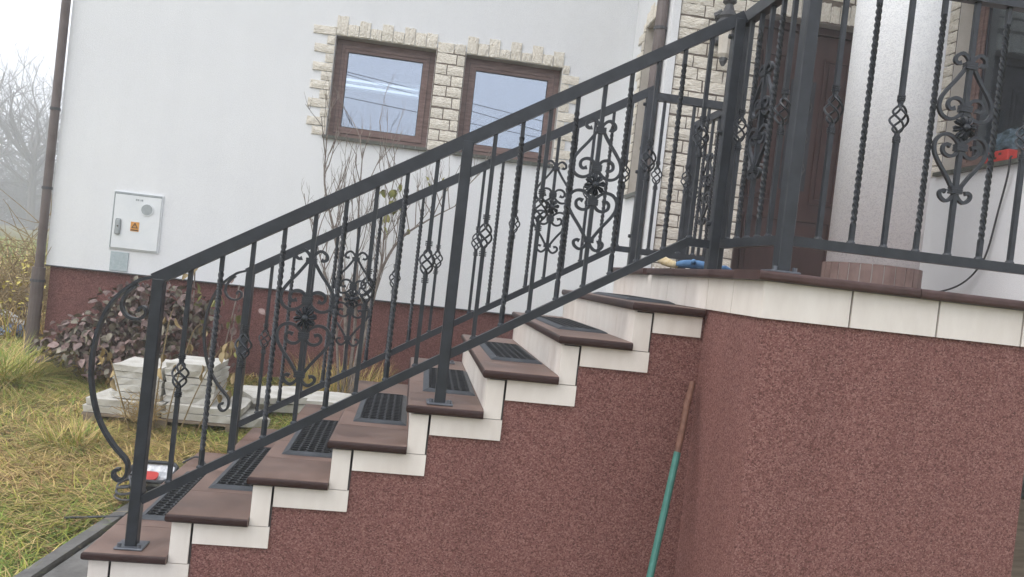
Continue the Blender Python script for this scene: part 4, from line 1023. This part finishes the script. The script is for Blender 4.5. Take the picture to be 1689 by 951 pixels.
# purple leaved shrub
sh = thing('purple_shrub', 'low spreading shrub with dusky purple leaves against the red plinth', 'shrub', (-1.15, 3.6, float(gz(0, 3.6))))
r = random.Random(8); bb = MB(); g0 = float(gz(0, 3.6)); tips = []
lobes = [(-1.62, 3.55, 0.22, 0.16), (-1.42, 3.45, 0.28, 0.2), (-1.15, 3.5, 0.45, 0.26), (-0.95, 3.55, 0.55, 0.28), (-0.72, 3.6, 0.55, 0.22), (-1.2, 3.3, 0.2, 0.22), (-0.8, 3.3, 0.35, 0.2)]
cand = []
for k in range(1900):
    cx, cy, cz, rr = r.choices(lobes, [l[3]**2 for l in lobes])[0]
    d = Vector((r.gauss(0,1), r.gauss(0,1), r.gauss(0,1))).normalized(); q = rr*(0.45 + 0.75*r.random())
    p = Vector((cx + d.x*q*1.15, min(cy + d.y*q, YW - 0.06), g0 + cz + d.z*q))
    if p.z < g0 + 0.02: continue
    cand.append(p)
cand.sort(key=lambda p: p.y)
for k, p in enumerate(cand):
    if k < 285: place_leaf(r.choice(LP) if r.random() > 0.34 else r.choice(LU), p, sh, r, r.uniform(0.6, 1.4))
fo, fo2 = MB(), MB(); fo1 = fo
for p in cand[285:]:
    fo = fo1 if r.random() > 0.36 else fo2
    mrot = Matrix.Rotation(r.uniform(0, 6.28), 3, 'Z') @ Matrix.Rotation(0.4 + r.uniform(-0.5, 0.7), 3, 'Y') @ Matrix.Rotation(r.uniform(-0.9, 0.9), 3, 'X')
    src = r.choice(LP); k = len(fo.v); s = r.uniform(0.75, 1.3)
    fo.v += [tuple(p + mrot @ (v.co*s)) for v in src.vertices]
    for pl in src.polygons: fo.face([k + i for i in pl.vertices])
fo1.build('foliage', 'leaf_purple', sh)['kind'] = 'stuff'; fo2.build('foliage', 'leaf_dull', sh)['kind'] = 'stuff'
for k in range(70):
    e = r.choice(cand); bb.tube(spline([Vector((-1.1 + r.uniform(-0.25,0.3), 3.62 + r.uniform(-0.08,0.08), g0 - 0.04)), Vector(((e.x - 1.1)/2, (e.y+3.6)/2, g0 + (e.z-g0)*0.65)), e], 4), [0.008 - 0.0006*q for q in range(9)], 4)
bb.build('branches', 'bark', sh)

# bare sapling behind the far railing
def grow(b, p, d, L, rad, depth, r, tips, spread=0.5, n=4, upw=0.25, kids=(2,3), shrink=0.68, sides=5):
    pts = [Vector(p)]; dd = Vector(d).normalized()
    for k in range(n):
        dd = (dd + Vector((r.gauss(0,1), r.gauss(0,1), r.gauss(0,1)))*0.10 + Vector((0,0,upw*0.12))).normalized(); pts.append(pts[-1] + dd*L/n)
    b.tube(pts, [rad*(1 - 0.45*k/n) for k in range(n+1)], sides, cap=False)
    if depth == 0: tips.append((pts[-1], dd)); return
    for k in range(r.randint(*kids)):
        q = r.randint(max(1, n//2), n); nd = (dd + Vector((r.gauss(0,1), r.gauss(0,1), r.gauss(0,0.6)))*spread + Vector((0,0,upw*0.5))).normalized()
        grow(b, pts[q], nd, L*shrink*r.uniform(0.7, 1.15), rad*0.55*(1 - 0.1*k), depth-1, r, tips, spread, n, upw, kids, shrink, max(3, sides-1))
sp = thing('bare_sapling', 'bare multi stemmed sapling with few yellow green leaves against the white wall', 'tree', (0.68, 3.45, float(gz(0, 3.45))))
r = random.Random(15); gs_ = float(gz(0, 3.45)) - 0.04
tk = MB(); br_ = MB(); tips = []
stems = [((0.66,3.45),[(0.64,3.44,0.75),(0.56,3.43,1.25),(0.45,3.42,1.65),(0.33,3.40,2.05),(0.31,3.38,2.42)],0.021),
         ((0.69,3.46),[(0.70,3.46,0.8),(0.66,3.47,1.4),(0.62,3.48,1.9),(0.60,3.50,2.40)],0.018),
         ((0.71,3.45),[(0.76,3.44,0.8),(0.84,3.43,1.3),(0.98,3.42,1.65),(1.20,3.42,1.85),(1.42,3.42,2.0)],0.019),
         ((0.72,3.43),[(0.80,3.40,0.9),(0.86,3.38,1.4),(0.86,3.38,1.8),(0.90,3.36,2.25)],0.014),
         ((0.64,3.43),[(0.56,3.40,0.8),(0.48,3.37,1.15),(0.36,3.36,1.45),(0.27,3.34,1.75)],0.012)]
for (x, y), ps, rad in stems:
    pts = spline([Vector((x, y, gs_))] + [Vector(p) for p in ps], 5); m = len(pts)
    tk.tube(pts, [rad*(1 - 0.82*k/m) for k in range(m)], 7)
    for k in list(range(int(m*0.28), m, 2)) + list(range(int(m*0.35), m, 3)):
        dd = Vector((r.gauss(0.05,0.42), r.gauss(0,0.3), r.uniform(0.6, 1.3)))
        grow(br_, pts[k], dd, r.uniform(0.22, 0.48), 0.0062, 2, r, tips, 0.36, 4, 0.7, (2, 3), 0.64, 4)
tk.build('trunk', 'bark', sp); br_.build('twigs', 'bark', sp)
near_t = [t[0] for t in tips if abs(t[0].x - 1.08) < 0.28 and abs(t[0].z - 1.95) < 0.28] or [tips[0][0]]
for k in range(30):
    p = r.choice(near_t)
    place_leaf(r.choice(LG), p, sp, r, r.uniform(0.6, 0.95), 0.9)
# withered climber with hanging leaves by the slab stacks
wd = thing('withered_plant', 'withered weed with curled hanging leaves before the white slab stacks', 'plant', (-0.35, 2.2, GS))
r = random.Random(3); b = MB(); tips = []
for (x, y, dx, dz) in ((-0.40,2.24,0.16,0.85),(-0.30,2.22,0.30,0.75),(-0.62,2.22,-0.25,0.6),(-0.2,2.25,0.28,0.5),(-0.48,2.25,0.05,0.95)):
    pts = spline([Vector((x,y,GS-0.03)), Vector((x+dx*0.3, y-0.02, GS+dz*0.35)), Vector((x+dx*0.7, y, GS+dz*0.75)), Vector((x+dx, y+0.02, GS+dz*0.85))], 5)
    b.tube(pts, [0.006*(1-0.6*k/len(pts)) for k in range(len(pts))], 4); tips += pts[6:]
b.build('stem', 'leaf_dry', wd)
for k in range(34): p = r.choice(tips); place_leaf(r.choice(LD), p + Vector((r.gauss(0,.03), r.gauss(0,.02), -0.01)), wd, r, r.uniform(0.6, 1.1), 1.3)
vp = thing('yellowing_vine', 'yellowing leafy stems climbing the red plinth right of the purple shrub', 'plant', (-0.55, 3.6, float(gz(0,3.6))))
b = MB(); pts_all = []
for x, dx, h_ in ((-0.62,-0.05,0.95),(-0.5,0.05,0.8),(-0.4,0.1,0.85),(-0.33,0.02,0.6)):
    pts = spline([Vector((x,3.55,g0-0.03)), Vector((x+dx*0.5,3.57,g0+h_*0.5)), Vector((x+dx,3.58,g0+h_))], 6); b.tube(pts, 0.006, 4); pts_all += pts[4:]
b.build('stem', 'bark', vp)
for k in range(46): place_leaf(r.choice(LG + LD + LP), r.choice(pts_all) + Vector((r.gauss(0,.06), r.gauss(0,.04), r.gauss(0,.03))), vp, r, r.uniform(0.7, 1.25), 0.9)
# yellow sprig and rubbish past the corner
ys = thing('yellow_shrub', 'sparse yellow leaved shrub beside the house corner downpipe', 'shrub', (-2.6, 4.9, 0.35))
b = MB(); tips = []
for k in range(5): grow(b, (-2.62 + 0.04*k, 4.95, 0.30), (r.gauss(0,0.35), r.gauss(0,0.2), 1), 0.42, 0.006, 2, r, tips, 0.6, 4, 0.3, (2,3), 0.6, 4)
b.build('stems', 'bark', ys)
fo = MB()
for p, d_ in tips*4:
    q = p + Vector((r.gauss(0,.07), r.gauss(0,.07), r.gauss(0,.05))); mrot = Matrix.Rotation(r.uniform(0,6.28), 3, 'Z') @ Matrix.Rotation(r.uniform(-0.5,0.9), 3, 'Y')
    k = len(fo.v); fo.v += [tuple(q + mrot @ (v.co*0.55)) for v in LG[0].vertices]
    for pl in LG[0].polygons: fo.face([k+i for i in pl.vertices])
M['leaf_yellow'] = mat('yellow_leaf', (0.42, 0.34, 0.05), 0.6, (0.55, 0.47, 0.12), 14, 4)
fo.build('foliage', 'leaf_yellow', ys)['kind'] = 'stuff'
pk = MB().bar((-3.05, 5.5, 0.50), (-2.60, 5.2, 0.36), 0.09, 0.035); o = pk.build('white_board', 'white'); tag(o, 'white board lying in the dry brush by the house corner', 'board')
def rag(name, cx, cy, cz, sx, sy, sz, mt, label, seed):
    rr = random.Random(seed); b = MB(); n = 14; m = 7
    for j in range(m):
        e = -0.5*math.pi + math.pi*j/(m-1)
        for i in range(n): a = 2*math.pi*i/n; q = 1 + rr.uniform(-0.22, 0.22); b.v.append((cx + sx*q*math.cos(e)*math.cos(a), cy + sy*q*math.cos(e)*math.sin(a), cz + sz*q*math.sin(e)))
    for j in range(m-1):
        for i in range(n): i2=(i+1)%n; b.face((j*n+i, j*n+i2, (j+1)*n+i2, (j+1)*n+i))
    tag(b.build(name, mt), label, 'sack'); 
rag('plastic_sack', -2.72, 5.1, 0.36, 0.16, 0.12, 0.07, 'tarp', 'crumpled blue sack behind the house corner', 1)
rag('plastic_sack', -2.98, 5.0, 0.30, 0.22, 0.14, 0.06, 'plate_grey', 'crumpled pale grey sack in front of the blue one', 2)

# bare trees in the mist
def far_tree(x, y, h, label, seed, lean=0.0, depth=5):
    t = thing('bare_tree', label, 'tree', (x, y, float(gz(0, y))), 'bare trees in the mist')
    rr = random.Random(seed); tr_ = MB(); cr = MB(); tips = []; z0 = float(gz(0, y)) - 0.1
    pts = spline([Vector((x, y, z0)), Vector((x + lean*0.4 + rr.uniform(-.1,.1), y, z0 + h*0.16)), Vector((x + lean, y, z0 + h*0.36))], 4)
    tr_.tube(pts, [h*0.020*(1 - 0.3*k/len(pts)) for k in range(len(pts))], 8); tr_.build('trunk', 'far_bark', t)
    for k in range(12):
        q = pts[rr.randint(len(pts)//2, len(pts)-1)]; a = 2*math.pi*k/12 + rr.uniform(-.4, .4); el = rr.uniform(0.2, 1.3)
        grow(cr, q, (math.cos(a), math.sin(a)*0.8, el), h*rr.uniform(0.22, 0.32), h*0.009, depth, rr, tips, 0.55, 4, 0.28, (2, 3), 0.72, 4)
    cr.build('crown', 'far_bark', t)
far_tree(-32.5, 70, 18.5, 'bare tree with spreading crown standing nearest the house in the mist', 41, -0.3)
far_tree(-41.5, 76.0, 20.0, 'bare tree at the far left edge of the misty field', 42, 0.5)
far_tree(-44.5, 100, 22.5, 'faint bare tree farthest back in the mist', 43, 0.2)
far_tree(-38.0, 82, 19.0, 'bare tree between the two nearer ones in the mist', 47, -0.4)
twigs('misty_hedge', -46, 90, 0.6, 15.0, 3, 4.0, 8000, 3.6, 0.05, 'far_bark', 'grey hedge mass at the far end of the misty field', 'hedge', 6, 'stuff')
# ------------------------------------------------------------------ glowing strips added to draw the pale streaks in the first window
lt = thing('glow_strips', 'pair of glowing strips behind the left window pane', 'lamp', (0.7, 4.9, 3.3))
for dz in (0, -0.055): MB().tube([(0.25, 4.85, 3.245 + dz), (0.98, 4.85, 3.235 + dz)], 0.012, 8).build('tube', 'tube', lt)
MB().box(0.22, 1.0, 4.87, 4.89, 3.15, 3.29).build('housing', 'box_grey', lt)

# overhead cables across the lane behind the viewer, mirrored in the window panes
for z0_, sl_, lab in ((7.08, -0.110, 'upper thin overhead cable mirrored in the house windows'), (6.93, -0.150, 'middle thin overhead cable mirrored in the house windows'), (6.35, -0.072, 'lower thin overhead cable mirrored in the house windows')):
    cpts = [Vector((x, -14.0, z0_ + sl_*x + 0.0015*x*x*0.2)) for x in np.linspace(-30, 30, 25)]
    tag(MB().tube(cpts, 0.011, 5).build('overhead_cable', 'cable'), lab, 'cable', 'overhead cables')

# ------------------------------------------------------------------ haze
hb = MB().box(-200, 200, -200, 200, -1.3, 34).build('haze', [])
hm = bpy.data.materials.new('haze'); hm.use_nodes = True; n, l = hm.node_tree.nodes, hm.node_tree.links; n.clear()
ho = n.new('ShaderNodeOutputMaterial'); hv = n.new('ShaderNodeVolumePrincipled'); hv.inputs['Color'].default_value = (0.93, 0.95, 0.97, 1)
hv.inputs['Density'].default_value = 0.0065; hv.inputs['Anisotropy'].default_value = 0.2; l.new(hv.outputs[0], ho.inputs['Volume'])
hb.data.materials.clear(); hb.data.materials.append(hm); hb['kind'] = 'stuff'; tag(hb, 'pale grey morning mist over the garden and field', 'mist')
